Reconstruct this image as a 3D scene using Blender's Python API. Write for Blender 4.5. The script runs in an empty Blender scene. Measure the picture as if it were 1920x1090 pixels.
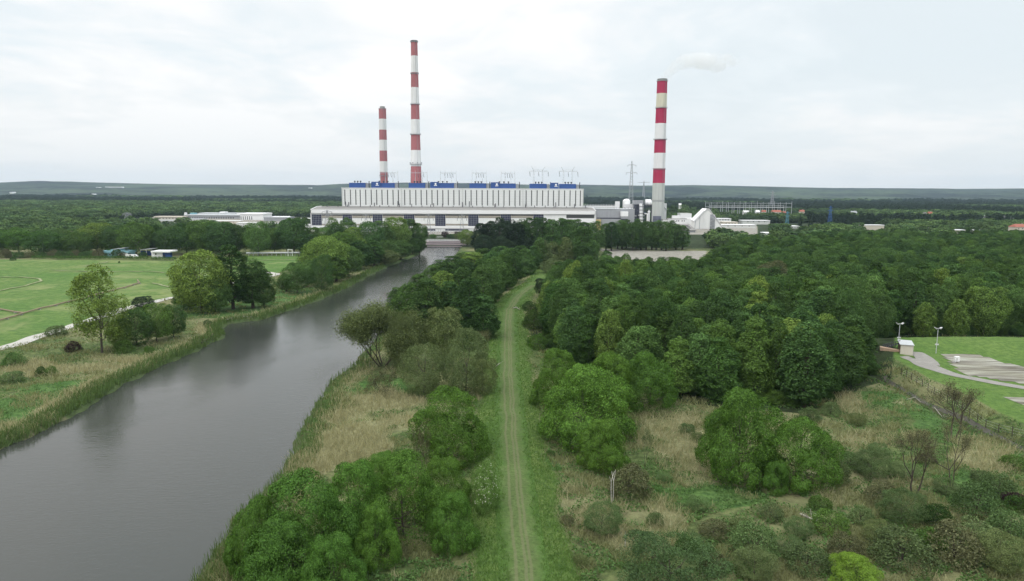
import bpy, math, random
import numpy as np
from mathutils import Matrix, Vector, Euler
S = bpy.context.scene
COL = S.collection
R = math.radians
# ------------------------------------------------------------------ camera
CAMZ = 45.0; FPX = 1297.0; PITCH = 8.1; ROLL = 0.28
cam_d = bpy.data.cameras.new('camera'); cam = bpy.data.objects.new('camera', cam_d); COL.objects.link(cam)
cam_d.sensor_width = 36; cam_d.lens = 36*FPX/1920; cam_d.clip_start = 1; cam_d.clip_end = 40000
CM = Matrix.Rotation(R(90-PITCH), 4, 'X') @ Matrix.Rotation(R(ROLL), 4, 'Z')
cam.matrix_world = Matrix.Translation((0, 0, CAMZ)) @ CM
S.camera = cam
M3 = np.array(CM.to_3x3())
# ------------------------------------------------------------------ sky, sun, exposure
SUN_EL, SUN_ROT = R(56), R(215)          # high veiled sun behind and left of the camera
W = bpy.data.worlds.new('World'); S.world = W; W.use_nodes = True
nt = W.node_tree; nt.nodes.clear()
def N(t, typ, **kw):
    n = t.nodes.new(typ)
    for k, v in kw.items(): setattr(n, k, v)
    return n
def mathn(t, op, a, b=None, c=None, clamp=False):
    n = t.nodes.new('ShaderNodeMath'); n.operation = op; n.use_clamp = clamp
    for i, v in enumerate((a, b, c)):
        if v is None: continue
        if isinstance(v, (int, float)): n.inputs[i].default_value = v
        else: t.links.new(v, n.inputs[i])
    return n.outputs[0]
def mixc(t, fac, a, b, typ='MIX'):
    n = t.nodes.new('ShaderNodeMix'); n.data_type = 'RGBA'; n.blend_type = typ
    for s, v in ((n.inputs[0], fac), (n.inputs[6], a), (n.inputs[7], b)):
        if isinstance(v, (int, float)): s.default_value = v
        elif isinstance(v, (tuple, list)): s.default_value = (*v[:3], 1)
        else: t.links.new(v, s)
    return n.outputs[2]
def ramp(t, fac, stops, interp='LINEAR'):
    n = t.nodes.new('ShaderNodeValToRGB'); n.color_ramp.interpolation = interp
    el = n.color_ramp.elements
    while len(el) < len(stops): el.new(0.5)
    for e, (p, c) in zip(el, stops):
        e.position = p; e.color = (c, c, c, 1) if isinstance(c, (int, float)) else (*c[:3], 1)
    t.links.new(fac, n.inputs[0]); return n.outputs[0]
def noise(t, vec, scale, detail=4, rough=0.55, dist=0.0):
    n = t.nodes.new('ShaderNodeTexNoise'); n.inputs['Scale'].default_value = scale
    n.inputs['Detail'].default_value = detail; n.inputs['Roughness'].default_value = rough
    n.inputs['Distortion'].default_value = dist
    if vec is not None: t.links.new(vec, n.inputs['Vector'])
    return n.outputs[0]
sky = N(nt, 'ShaderNodeTexSky'); sky.sky_type = 'NISHITA'; sky.sun_disc = False
sky.sun_elevation = SUN_EL; sky.sun_rotation = SUN_ROT; sky.dust_density = 3.0
bg1 = N(nt, 'ShaderNodeBackground'); bg1.inputs[1].default_value = 0.10
nt.links.new(sky.outputs[0], bg1.inputs[0])
tc = N(nt, 'ShaderNodeTexCoord'); sep = N(nt, 'ShaderNodeSeparateXYZ'); nt.links.new(tc.outputs['Generated'], sep.inputs[0])
zz = mathn(nt, 'ADD', mathn(nt, 'MAXIMUM', sep.outputs[2], 0.0), 0.16)
cx = mathn(nt, 'DIVIDE', sep.outputs[0], zz); cy = mathn(nt, 'DIVIDE', sep.outputs[1], zz)
cv = N(nt, 'ShaderNodeCombineXYZ'); nt.links.new(cx, cv.inputs[0]); nt.links.new(cy, cv.inputs[1])
n1 = noise(nt, cv.outputs[0], 0.62, 6, 0.52, 0.35)
n2 = noise(nt, cv.outputs[0], 1.7, 5, 0.6, 0.6)
nn = mathn(nt, 'ADD', mathn(nt, 'MULTIPLY', n1, 0.72), mathn(nt, 'MULTIPLY', n2, 0.28))
# the deck is thinner and whiter to the left (west), bluer to the right
nn = mathn(nt, 'SUBTRACT', nn, mathn(nt, 'MULTIPLY', sep.outputs[0], 0.10))
ccol = ramp(nt, nn, [(0.39, (0.735, 0.80, 0.83)), (0.455, (0.79, 0.845, 0.87)), (0.51, (0.885, 0.90, 0.905)), (0.56, (0.97, 0.965, 0.96))])
hz = ramp(nt, sep.outputs[2], [(0.0, 1.0), (0.16, 0.0)])
ccol = mixc(nt, mathn(nt, 'MULTIPLY', hz, 0.8), ccol, (0.80, 0.82, 0.825))
zen = ramp(nt, sep.outputs[2], [(0.30, 0.51), (0.80, 1.0)])           # an overcast sky is brightest overhead
ccol = mixc(nt, 1.0, ccol, zen, 'MULTIPLY')
bg2 = N(nt, 'ShaderNodeBackground'); bg2.inputs[1].default_value = 2.05
nt.links.new(ccol, bg2.inputs[0])
ms = N(nt, 'ShaderNodeMixShader'); ms.inputs[0].default_value = 0.93
nt.links.new(bg1.outputs[0], ms.inputs[1]); nt.links.new(bg2.outputs[0], ms.inputs[2])
wo = N(nt, 'ShaderNodeOutputWorld'); nt.links.new(ms.outputs[0], wo.inputs[0])
sl = bpy.data.lights.new('sun', 'SUN'); sl.energy = 0.7; sl.angle = R(14); sl.color = (1, 0.97, 0.92)
sun = bpy.data.objects.new('sun', sl); COL.objects.link(sun)
sdir = Vector((math.cos(SUN_EL)*math.sin(SUN_ROT), math.cos(SUN_EL)*math.cos(SUN_ROT), math.sin(SUN_EL)))
sun.rotation_euler = sdir.to_track_quat('Z', 'Y').to_euler()
S.view_settings.view_transform = 'Standard'; S.view_settings.look = 'None'
S.view_settings.exposure = 0.15; S.view_settings.gamma = 1.0
S.cycles.max_bounces = 5; S.cycles.diffuse_bounces = 1; S.cycles.glossy_bounces = 2
S.cycles.transmission_bounces = 2; S.cycles.volume_bounces = 8; S.cycles.transparent_max_bounces = 6
S.cycles.caustics_reflective = False; S.cycles.caustics_refractive = False
S.cycles.use_denoising = True
S.cycles.use_adaptive_sampling = True; S.cycles.adaptive_threshold = 0.02
# ------------------------------------------------------------------ pixel -> world
def ray(px, py):
    d = M3 @ np.array([(px-960)/FPX, (545-py)/FPX, -1.0]); return d
def P(px, py, Y):                         # on the vertical plane y = Y
    d = ray(px, py); t = Y/d[1]; return Vector((d[0]*t, Y, CAMZ+d[2]*t))
def flat(px, py, z=0.0):
    d = ray(px, py); t = (z-CAMZ)/min(d[2], -1e-4); return (d[0]*t, d[1]*t)
def proj(x, y, z):                        # world -> photograph pixel
    v = M3.T @ np.array([x, y, z-CAMZ]); return 960+FPX*v[0]/-v[2], 545-FPX*v[1]/-v[2], -v[2]
def projv(x, y, z):
    v = M3.T @ np.array([x, y, z-CAMZ]); return 960+FPX*v[0]/-v[2], 545-FPX*v[1]/-v[2]
def poly(pts, z=0.0): return np.array([flat(a, b, z) for a, b in pts])
# ------------------------------------------------------------------ geometry on the ground
def inpoly(x, y, pg):
    r = np.zeros(x.shape, bool); n = len(pg)
    for i in range(n):
        x1, y1 = pg[i]; x2, y2 = pg[(i+1) % n]
        if y1 == y2: continue
        c = ((y1 > y) != (y2 > y)) & (x < (x2-x1)*(y-y1)/(y2-y1)+x1)
        r ^= c
    return r
def dline(x, y, pl, closed=False):
    d = np.full(x.shape, 1e9); n = len(pl)
    for i in range(n if closed else n-1):
        x1, y1 = pl[i]; x2, y2 = pl[(i+1) % n]
        L = (x2-x1)**2+(y2-y1)**2+1e-9
        t = np.clip(((x-x1)*(x2-x1)+(y-y1)*(y2-y1))/L, 0, 1)
        d = np.minimum(d, np.hypot(x-x1-t*(x2-x1), y-y1-t*(y2-y1)))
    return d
def sdf(x, y, pg):
    d = dline(x, y, pg, True); return np.where(inpoly(x, y, pg), -d, d)
def sstep(a, b, v):
    t = np.clip((v-a)/(b-a), 0, 1); return t*t*(3-2*t)
WZ = -0.7
LBANK = [(-420, 1010), (-200, 925), (0, 842), (60, 818), (100, 797), (170, 757), (230, 720), (300, 687), (355, 664), (385, 650), (392, 643), (405, 640), (420, 628), (412, 618), (425, 607), (455, 604), (490, 600), (520, 590), (540, 583), (590, 566), (650, 541), (690, 518), (730, 499), (760, 488), (785, 477), (797, 463)]
RBANK = [(866, 463), (858, 474), (848, 490), (815, 520), (775, 560), (740, 600), (700, 645), (668, 685), (640, 706), (617, 726), (603, 750), (590, 776), (572, 800), (560, 826), (556, 850), (533, 885), (500, 925), (462, 960), (432, 1000), (402, 1050), (372, 1092), (330, 1180), (260, 1400)]
RIV = np.vstack([poly(LBANK, WZ), poly(RBANK, WZ)])
PATHC = [(1010, 1500), (992, 1200), (985, 1090), (974, 1000), (965, 900), (958, 800), (953, 700), (953, 640), (953, 600), (956, 580), (968, 560), (986, 545), (1002, 535), (1014, 525), (1020, 512), (1022, 497), (1040, 483)]
PATHL = poly(PATHC)
HILLPX = [(-3000, 352), (-900, 350), (-300, 345), (0, 343), (60, 340), (130, 341), (230, 344), (330, 346), (420, 346.5), (600, 347.5), (640, 345), (760, 343), (900, 344), (1000, 347), (1100, 347), (1200, 348.5), (1300, 347.5), (1420, 350), (1560, 353), (1700, 353.5), (1800, 354.5), (1920, 354), (2300, 352), (4500, 350)]
HR = 6200.0
_hx, _hz = [], []
for a, b in HILLPX:
    p = P(a, b, HR); _hx.append(p.x/HR); _hz.append(p.z)
CREST = [flat(1640, 640, 4), flat(1680, 637, 4), flat(1920, 637, 4), flat(2400, 638, 4)]
FAC = np.array([flat(1640, 640, 3), flat(1672, 668, 2.5), flat(1760, 716, 2.5), flat(1860, 762, 2.5), flat(1925, 792, 2.5), flat(2100, 880, 2.5), flat(2500, 1000, 2.5), flat(2700, 638, 4)])
DITCH = poly([(1655, 712), (1700, 735), (1745, 762), (1800, 790), (1860, 815), (1920, 843), (2060, 910)])
def hsh(x, y, s):
    return np.sin(x*0.9/s+1.3*np.sin(y*0.7/s))*np.cos(y*1.1/s+0.9*np.sin(x*0.5/s+2))
def H(x, y):
    x = np.asarray(x, float); y = np.asarray(y, float)
    r = np.hypot(x, y)
    z = 0.25*hsh(x, y, 9.0)+0.15*hsh(x+31, y-7, 3.1)
    z = z*sstep(1500, 600, r)
    dr = sdf(x, y, RIV)+0.55*hsh(x, y, 1.7)+0.5*hsh(x-40, y+3, 4.1)
    z = np.where(dr < 6, z*sstep(0, 6, dr), z)
    z = np.where(dr < 0.7, -3.0+3.0*sstep(-3.5, 0.7, dr), z)
    dp = dline(x, y, PATHL)
    z = z+1.1*sstep(9, 3.5, dp)*sstep(0, 4, dr)
    df = sdf(x, y, FAC)
    z = z+2.4*sstep(9, 0, df)
    dc = dline(x, y, CREST)
    z = z+1.8*sstep(16, 3, dc)
    dd = dline(x, y, DITCH)
    z = z-0.8*sstep(2.6, 0.6, dd)
    az = x/np.maximum(y, 1)
    hzv = np.interp(az, _hx, _hz)
    amp = 8*hsh(x, y, 170.)+6*hsh(x-400, y+900, 71.)+3*hsh(x+9, y, 33)
    t = sstep(2500, HR, y)
    t2 = t**1.25
    z = z+np.where(y > 2500, t2*hzv + amp*sstep(2600, 4200, y)*sstep(HR, HR-1300, y)-6*sstep(HR, HR+1500, y), 0)
    return z
def Hs(x, y): return float(H(np.array([x]), np.array([y]))[0])
def at(px, py, dz=0.0):
    z = 0.0
    for _ in range(6):
        x, y = flat(px, py, z); z = Hs(x, y)
    return Vector((x, y, z+dz))
# ------------------------------------------------------------------ object helpers
def prop(o, label=None, cat=None, group=None, kind=None):
    if label: o['label'] = label
    if cat: o['category'] = cat
    if group: o['group'] = group
    if kind: o['kind'] = kind
    return o
def thing(name, label, cat, loc=(0, 0, 0), rz=0.0, group=None, scale=None):
    o = bpy.data.objects.new(name, None); COL.objects.link(o); o.location = loc; o.rotation_euler = (0, 0, rz)
    if scale is not None: o.scale = scale
    return prop(o, label, cat, group)
def link(name, me, parent=None, mat=None):
    if mat is not None and not me.materials: me.materials.append(mat)
    o = bpy.data.objects.new(name, me); COL.objects.link(o); o.parent = parent; return o
def meshq(name, V, F, mat=None, smooth=False, sizes=None):
    """numpy mesh: V (n,3), F (m,k) array or list of index lists"""
    me = bpy.data.meshes.new(name)
    V = np.asarray(V, np.float32)
    if isinstance(F, np.ndarray):
        k = F.shape[1]; m = F.shape[0]
        me.vertices.add(len(V)); me.vertices.foreach_set('co', V.ravel())
        me.loops.add(m*k); me.loops.foreach_set('vertex_index', F.astype(np.int32).ravel())
        me.polygons.add(m); me.polygons.foreach_set('loop_start', np.arange(0, m*k, k, dtype=np.int32))
        try: me.polygons.foreach_set('loop_total', np.full(m, k, np.int32))
        except Exception: pass
        me.update(calc_edges=True)
    else:
        me.from_pydata([tuple(v) for v in V.tolist()], [], F); me.update()
    if mat: me.materials.append(mat)
    if smooth: me.polygons.foreach_set('use_smooth', np.ones(len(me.polygons), bool))
    return me
class MB:
    def __init__(s): s.v = []; s.f = []
    def add(s, V, F):
        b = len(s.v); s.v += [tuple(v) for v in V]; s.f += [[i+b for i in f] for f in F]; return s
    def box(s, x0, x1, y0, y1, z0, z1):
        return s.add([(x0, y0, z0), (x1, y0, z0), (x1, y1, z0), (x0, y1, z0), (x0, y0, z1), (x1, y0, z1), (x1, y1, z1), (x0, y1, z1)],
                     [[0, 3, 2, 1], [4, 5, 6, 7], [0, 1, 5, 4], [1, 2, 6, 5], [2, 3, 7, 6], [3, 0, 4, 7]])
    def prism_y(s, pts, y0, y1):          # outline in xz (counter-clockwise seen from -y), extruded along y
        n = len(pts)
        V = [(a, y0, b) for a, b in pts]+[(a, y1, b) for a, b in pts]
        F = [list(range(n)), list(range(2*n-1, n-1, -1))]+[[(i+1) % n, i, n+i, n+(i+1) % n] for i in range(n)]
        return s.add(V, F)
    def tube(s, a, b, r0, r1=None, n=8, cap=True):
        a = Vector(a); b = Vector(b); r1 = r0 if r1 is None else r1
        d = (b-a).normalized(); u = d.orthogonal().normalized(); w = d.cross(u)
        V = []
        for c, r in ((a, r0), (b, r1)):
            for i in range(n):
                t = 2*math.pi*i/n; V.append(c+u*(r*math.cos(t))+w*(r*math.sin(t)))
        F = [[i, (i+1) % n, n+(i+1) % n, n+i] for i in range(n)]
        if cap: F += [list(range(n-1, -1, -1)), list(range(n, 2*n))]
        return s.add(V, F)
    def path(s, pts, radii, n=7):
        for i in range(len(pts)-1): s.tube(pts[i], pts[i+1], radii[i], radii[i+1], n, cap=(i == len(pts)-2))
        return s
    def lathe(s, prof, cx=0, cy=0, n=32, cap=True):
        V = [(cx+r*math.cos(2*math.pi*i/n), cy+r*math.sin(2*math.pi*i/n), z) for r, z in prof for i in range(n)]
        m = len(prof); F = []
        for j in range(m-1):
            for i in range(n): F.append([j*n+i, j*n+(i+1) % n, (j+1)*n+(i+1) % n, (j+1)*n+i])
        if cap: F += [list(range(n-1, -1, -1)), list(range((m-1)*n, m*n))]
        return s.add(V, F)
    def mesh(s, name, mat, smooth=False):
        me = bpy.data.meshes.new(name); me.from_pydata(s.v, [], s.f); me.update()
        if mat: me.materials.append(mat)
        if smooth: me.polygons.foreach_set('use_smooth', np.ones(len(me.polygons), bool))
        return me
    def obj(s, name, mat, parent=None, smooth=False, label=None):
        o = link(name, s.mesh(name, mat, smooth), parent)
        if label: o['label'] = label
        return o
# ------------------------------------------------------------------ materials
def newmat(name):
    m = bpy.data.materials.new(name); m.use_nodes = True; t = m.node_tree; b = t.nodes['Principled BSDF']
    return m, t, b
def paint(name, c, rough=0.7, var=0.12, scale=0.4, spec=0.3, metal=0.0, streak=0.0, dirt=(0.5, 0.5, 0.5)):
    m, t, b = newmat(name); tc = N(t, 'ShaderNodeTexCoord')
    f = noise(t, tc.outputs['Object'], scale, 5, 0.6)
    dark = tuple(max(0, v*(1-var*2)) for v in c); lite = tuple(min(1, v*(1+var)) for v in c)
    col = mixc(t, f, dark, lite)
    if streak > 0:
        mp = N(t, 'ShaderNodeMapping'); mp.inputs['Scale'].default_value = (0.7, 0.7, 0.03); t.links.new(tc.outputs['Object'], mp.inputs[0])
        sf = ramp(t, noise(t, mp.outputs[0], 1.0, 5, 0.65), [(0.48, 0.0), (0.75, streak)])
        col = mixc(t, sf, col, tuple(v*d for v, d in zip(c, dirt)))
    t.links.new(col, b.inputs['Base Color']); b.inputs['Roughness'].default_value = rough
    b.inputs['Specular IOR Level'].default_value = spec; b.inputs['Metallic'].default_value = metal
    return m
def leafmat(name, c, hue=0.06, trans=0.14, lv=0.5, tv=0.35, alt=None):
    """foliage: c base colour, lv variation per leaf clump, tv variation per plant, alt colour mixed in by plant"""
    m, t, b = newmat(name); oi = N(t, 'ShaderNodeObjectInfo'); g = N(t, 'ShaderNodeNewGeometry'); tc = N(t, 'ShaderNodeTexCoord')
    rnd = oi.outputs['Random']; isl = g.outputs['Random Per Island']
    alt = alt or (c[0]*1.45, c[1]*1.18, c[2]*0.95)
    col = mixc(t, mathn(t, 'MULTIPLY', rnd, tv*1.6, clamp=True), c, alt)
    r2 = mathn(t, 'FRACT', mathn(t, 'MULTIPLY', rnd, 17.37))
    nz = noise(t, tc.outputs['Object'], 0.8, 3, 0.6)
    v = mathn(t, 'ADD', mathn(t, 'MULTIPLY', mathn(t, 'SUBTRACT', isl, 0.5), 2*lv), 1.0)
    v = mathn(t, 'MULTIPLY', v, mathn(t, 'ADD', mathn(t, 'MULTIPLY', r2, tv), 1.0-tv/2))
    v = mathn(t, 'MULTIPLY', v, mathn(t, 'ADD', mathn(t, 'MULTIPLY', nz, 0.9), 0.55))
    vm = N(t, 'ShaderNodeVectorMath', operation='SCALE'); t.links.new(col, vm.inputs[0]); t.links.new(v, vm.inputs['Scale'])
    col = vm.outputs[0]
    d = N(t, 'ShaderNodeBsdfDiffuse'); tr = N(t, 'ShaderNodeBsdfTranslucent'); gl = N(t, 'ShaderNodeBsdfGlossy')
    t.links.new(col, d.inputs[0]); t.links.new(mixc(t, 0.35, col, (c[0]*2.2, c[1]*2.0, c[2]*0.8)), tr.inputs[0])
    gl.inputs['Roughness'].default_value = 0.55; gl.inputs[0].default_value = (0.5, 0.55, 0.5, 1)
    a = N(t, 'ShaderNodeMixShader'); a.inputs[0].default_value = trans; t.links.new(d.outputs[0], a.inputs[1]); t.links.new(tr.outputs[0], a.inputs[2])
    e = N(t, 'ShaderNodeMixShader'); e.inputs[0].default_value = 0.02; t.links.new(a.outputs[0], e.inputs[1]); t.links.new(gl.outputs[0], e.inputs[2])
    t.links.new(e.outputs[0], t.nodes['Material Output'].inputs[0]); t.nodes.remove(b)
    return m
L_ALDER = leafmat('alder_leaves', (0.036, 0.084, 0.018), tv=0.7, alt=(0.085, 0.155, 0.030))
L_WILLOW = leafmat('willow_leaves', (0.074, 0.168, 0.027), tv=0.4, lv=0.55)
L_POPLAR = leafmat('poplar_leaves', (0.048, 0.104, 0.029), tv=0.6, alt=(0.09, 0.165, 0.040))
L_GREY = leafmat('grey_willow_leaves', (0.105, 0.150, 0.058), tv=0.3)
L_SPRING = leafmat('spring_leaves', (0.13, 0.215, 0.045), tv=0.3)
L_DARK = leafmat('dark_leaves', (0.024, 0.046, 0.022), tv=0.3)
L_PURPLE = leafmat('copper_leaves', (0.035, 0.016, 0.022), tv=0.3, alt=(0.04, 0.02, 0.02))
L_SCRUB = leafmat('scrub_leaves', (0.092, 0.158, 0.052), tv=0.5, alt=(0.13, 0.17, 0.07))
L_BROWN = leafmat('twiggy_brown', (0.12, 0.13, 0.06), tv=0.4, alt=(0.12, 0.11, 0.06))
L_YELLOW = leafmat('lime_leaves', (0.15, 0.27, 0.035), tv=0.2)
L_FAR = leafmat('far_wood_leaves', (0.062, 0.115, 0.044), tv=0.8, alt=(0.10, 0.16, 0.05))
BARK = paint('bark', (0.085, 0.07, 0.055), 0.9, 0.3, 3)
BARKP = paint('pale_bark', (0.55, 0.53, 0.48), 0.85, 0.25, 3)
WOODG = paint('bleached_wood', (0.42, 0.39, 0.34), 0.85, 0.25, 2)
WHITE = paint('white_cladding', (0.85, 0.86, 0.845), 0.6, 0.04, 0.05, streak=0.35, dirt=(0.75, 0.75, 0.74))
WHITE2 = paint('white_paint', (0.88, 0.88, 0.88), 0.55, 0.04, 0.2)
PALE = paint('pale_panel', (0.68, 0.69, 0.66), 0.7, 0.06, 0.1, streak=0.25)
CONC = paint('concrete', (0.36, 0.355, 0.34), 0.85, 0.12, 0.15, streak=0.3)
ROOFG = paint('grey_roof_felt', (0.27, 0.26, 0.245), 0.9, 0.15, 0.06)
GREYM = paint('grey_sheet_metal', (0.36, 0.37, 0.39), 0.55, 0.08, 0.1, streak=0.3)
DARKM = paint('dark_steel', (0.06, 0.06, 0.075), 0.6, 0.25, 0.6)
STEELM = paint('galvanised_steel', (0.52, 0.54, 0.55), 0.5, 0.1, 0.4)
BLUE = paint('blue_sheet', (0.032, 0.085, 0.28), 0.5, 0.08, 0.15)
BLUEP = paint('blue_paint', (0.04, 0.12, 0.34), 0.6, 0.1, 0.5)
TEAL = paint('teal_sheet', (0.22, 0.42, 0.48), 0.6, 0.1, 0.4)
GLASSD = paint('dark_blue_glazing', (0.018, 0.02, 0.06), 0.15, 0.15, 0.3, spec=0.5)
DARKW = paint('dark_window', (0.07, 0.072, 0.07), 0.3, 0.2, 0.9, spec=0.5)
YELLOWB = paint('ochre_render', (0.56, 0.44, 0.19), 0.8, 0.1, 0.3)
PINKC = paint('reddish_concrete', (0.31, 0.255, 0.25), 0.85, 0.18, 0.3, streak=0.4)
REDR = paint('red_roof_tiles', (0.36, 0.13, 0.09), 0.8, 0.15, 0.6)
CREAM = paint('cream_render', (0.66, 0.60, 0.50), 0.8, 0.1, 0.1)
GRAVEL = paint('white_gravel', (0.52, 0.50, 0.46), 0.95, 0.22, 1.2)
PIPEB = paint('brown_cladding', (0.30, 0.23, 0.16), 0.8, 0.25, 0.5)
TANK = paint('slate_tank_sheet', (0.15, 0.16, 0.22), 0.6, 0.15, 0.4)
# ================================================================== GROUND
FIELD = poly([(-900, 486), (100, 487), (330, 490), (470, 478), (560, 477), (556, 500), (523, 512), (497, 520), (440, 533), (320, 560), (240, 577), (190, 594), (150, 606), (60, 634), (0, 654), (-300, 760), (-900, 1000)])
# pale dry reed patches and lush green herb patches, as outlines on the flood plain
REEDS = [poly(p) for p in (
    [(665, 745), (700, 730), (760, 742), (785, 765), (760, 800), (745, 850), (700, 885), (640, 900), (575, 925), (530, 930), (555, 890), (580, 840), (600, 800), (630, 760)],
    [(0, 790), (60, 788), (130, 775), (60, 810), (0, 838)],
    [(25, 690), (60, 680), (150, 688), (250, 690), (240, 704), (140, 700), (60, 700)],
    [(180, 666), (260, 668), (300, 674), (270, 690), (190, 678)],
    [(1210, 780), (1300, 772), (1345, 800), (1350, 860), (1320, 900), (1240, 890), (1200, 850)],
    [(1040, 910), (1080, 890), (1140, 900), (1150, 960), (1120, 1010), (1060, 1020), (1045, 970)],
    [(1085, 1000), (1180, 990), (1230, 1010), (1220, 1050), (1120, 1050)],
    [(1180, 940), (1240, 940), (1260, 990), (1200, 1000)],
    [(1570, 750), (1640, 742), (1660, 770), (1620, 790), (1580, 780)],
    [(1560, 810), (1640, 800), (1720, 812), (1700, 845), (1590, 850)],
    [(1790, 830), (1850, 840), (1910, 870), (1890, 905), (1830, 880), (1780, 860)],
    [(1480, 880), (1530, 900), (1560, 940), (1500, 930)],
    [(280, 525), (300, 515), (340, 505), (345, 520), (300, 530)])]
LUSH = [poly(p) for p in (
    [(0, 720), (150, 708), (250, 705), (200, 745), (100, 775), (0, 790)],
    [(670, 700), (740, 700), (770, 735), (700, 735), (650, 740)],
    [(600, 790), (660, 780), (700, 800), (740, 850), (640, 850), (590, 840)],
    [(1640, 735), (1690, 730), (1760, 775), (1830, 812), (1920, 860), (1925, 890), (1820, 850), (1740, 815), (1680, 780)],
    [(1180, 880), (1280, 900), (1420, 930), (1470, 960), (1380, 975), (1250, 950), (1190, 920)],
    [(1000, 860), (1060, 870), (1060, 900), (1020, 900)],
    [(340, 570), (520, 545), (600, 540), (560, 575), (440, 600), (350, 600)],
    [(1760, 900), (1850, 895), (1900, 920), (1860, 950), (1780, 940)])]
YARD = [poly(p) for p in ([(285, 436), (556, 436), (560, 408), (285, 408)], [(1120, 466), (1180, 470), (1290, 471), (1325, 470), (1320, 490), (1240, 492), (1150, 484)],
                          [(560, 440), (1150, 440), (1420, 440), (1420, 424), (560, 424)])]
WOODS = poly([(985, 600), (1005, 655), (1080, 695), (1160, 725), (1280, 755), (1400, 770), (1500, 778), (1560, 755), (1620, 727), (1672, 712), (1676, 655), (1690, 640), (1920, 636), (2600, 636), (2900, 462), (1500, 455), (1330, 486), (1130, 495), (1050, 520), (1020, 545), (1000, 580)])
# the thin edge strip of the plain keeps a reed belt
def zones(x, y):
    r = np.hypot(x, y); dr = sdf(x, y, RIV); dp = dline(x, y, PATHL)+0.9*hsh(x, y, 4.0)
    soft = np.clip(r/60, 1.2, 8)
    xw = x+3.0*hsh(x, y, 6.0)+1.6*hsh(x+9, y-5, 2.3); yw = y+4.5*hsh(x+60, y+20, 7.0)+1.8*hsh(x-31, y+8, 2.6)
    def m(pg, w=1.0): return sstep(soft*w, -soft*w, sdf(xw, yw, pg) if w >= 1 else sdf(x, y, pg))
    z = {}
    z['field'] = m(FIELD, 0.4)
    left = x < -5-0.42*y*0+0
    reed = np.zeros_like(x)
    for p in REEDS: reed = np.maximum(reed, m(p))
    leftb = (x < np.interp(y, LMX[:, 1], LMX[:, 0]))
    belt = sstep(1.5, 3.5, dr)*sstep(9.5, 5, dr)*(r < 330)
    reed = np.maximum(reed, np.where(leftb, belt*0.9, belt*0.35))
    reed = np.clip(reed*(1.0+0.55*hsh(x, y, 3.3)+0.45*hsh(x+17, y-9, 7.7)), 0, 1)
    reed = reed*np.where(leftb | (x < 0), 1.0, 0.55)
    reed = np.maximum(reed, 0.45*sstep(0.35, 0.75, hsh(x+5, y+70, 8.5)*hsh(x-20, y, 3.0))*(r < 260))
    lush = np.zeros_like(x)
    for p in LUSH: lush = np.maximum(lush, m(p))
    lush = np.maximum(lush, sstep(4.0, 1.5, dr)*np.where(leftb, 0.7, 0.5))
    z['reed'] = reed; z['lush'] = lush
    z['levee'] = sstep(7.8, 4.0, dp)
    y1 = np.zeros_like(x)
    for p in YARD: y1 = np.maximum(y1, m(p, 0.5))
    z['yard'] = y1
    z['lawn'] = np.maximum(sstep(3, -2, sdf(x, y, FAC)), sstep(14, 10, dline(x, y, CREST)))
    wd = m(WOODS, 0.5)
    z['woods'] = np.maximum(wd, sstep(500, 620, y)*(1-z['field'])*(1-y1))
    z['ditch'] = np.maximum(sstep(1.6, 0.5, dline(x, y, DITCH)), 0.8*sstep(2.0, 0.6, dr))
    return z
LMX = []
for (ya, yb) in ((1092, 0), (0, 0)): pass
_l = poly(LBANK, WZ); _r = poly(RBANK, WZ)[::-1]
_ys = np.linspace(20, 560, 60)
LMX = np.array([((np.interp(v, _l[:, 1], _l[:, 0])+np.interp(v, _r[:, 1], _r[:, 0]))/2, v) for v in _ys])
def ground():
    a1 = np.radians(np.linspace(-52, 52, 560)); a0 = np.radians(np.linspace(52, 308, 90))[1:-1]
    az = np.concatenate([a1, a0])
    rr = np.concatenate([[0.5, 10, 22, 34], np.geomspace(44, 9000, 560), [11000, 15000]])
    A, Rr = np.meshgrid(az, rr)
    x = (Rr*np.sin(A)).ravel(); y = (Rr*np.cos(A)).ravel()
    z = H(x, y)
    zn = zones(x, y)
    V = np.stack([x, y, z], 1); na = len(az); nr = len(rr)
    i, j = np.meshgrid(np.arange(na), np.arange(nr-1)); i = i.ravel(); j = j.ravel(); i2 = (i+1) % na
    F = np.stack([j*na+i, (j+1)*na+i, (j+1)*na+i2, j*na+i2], 1)[:, ::-1]
    me = meshq('ground', V, F, None, True)
    for nm, ks in (('zone_a', ('field', 'reed', 'lush', 'levee')), ('zone_b', ('yard', 'lawn', 'woods', 'ditch'))):
        at_ = me.attributes.new(nm, 'FLOAT_COLOR', 'POINT')
        at_.data.foreach_set('color', np.stack([zn[k] for k in ks], 1).astype(np.float32).ravel())
    o = link('ground', me); prop(o, kind='structure'); return o
def grass_col(t, vec, base, dark, lite, s1=0.08, s2=1.3):
    a = noise(t, vec, s1, 5, 0.6); b = noise(t, vec, s2, 4, 0.7)
    c = mixc(t, ramp(t, a, [(0.35, 0.0), (0.65, 1.0)]), base, lite)
    return mixc(t, ramp(t, b, [(0.38, 0.75), (0.6, 0.0)]), c, dark)
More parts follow.
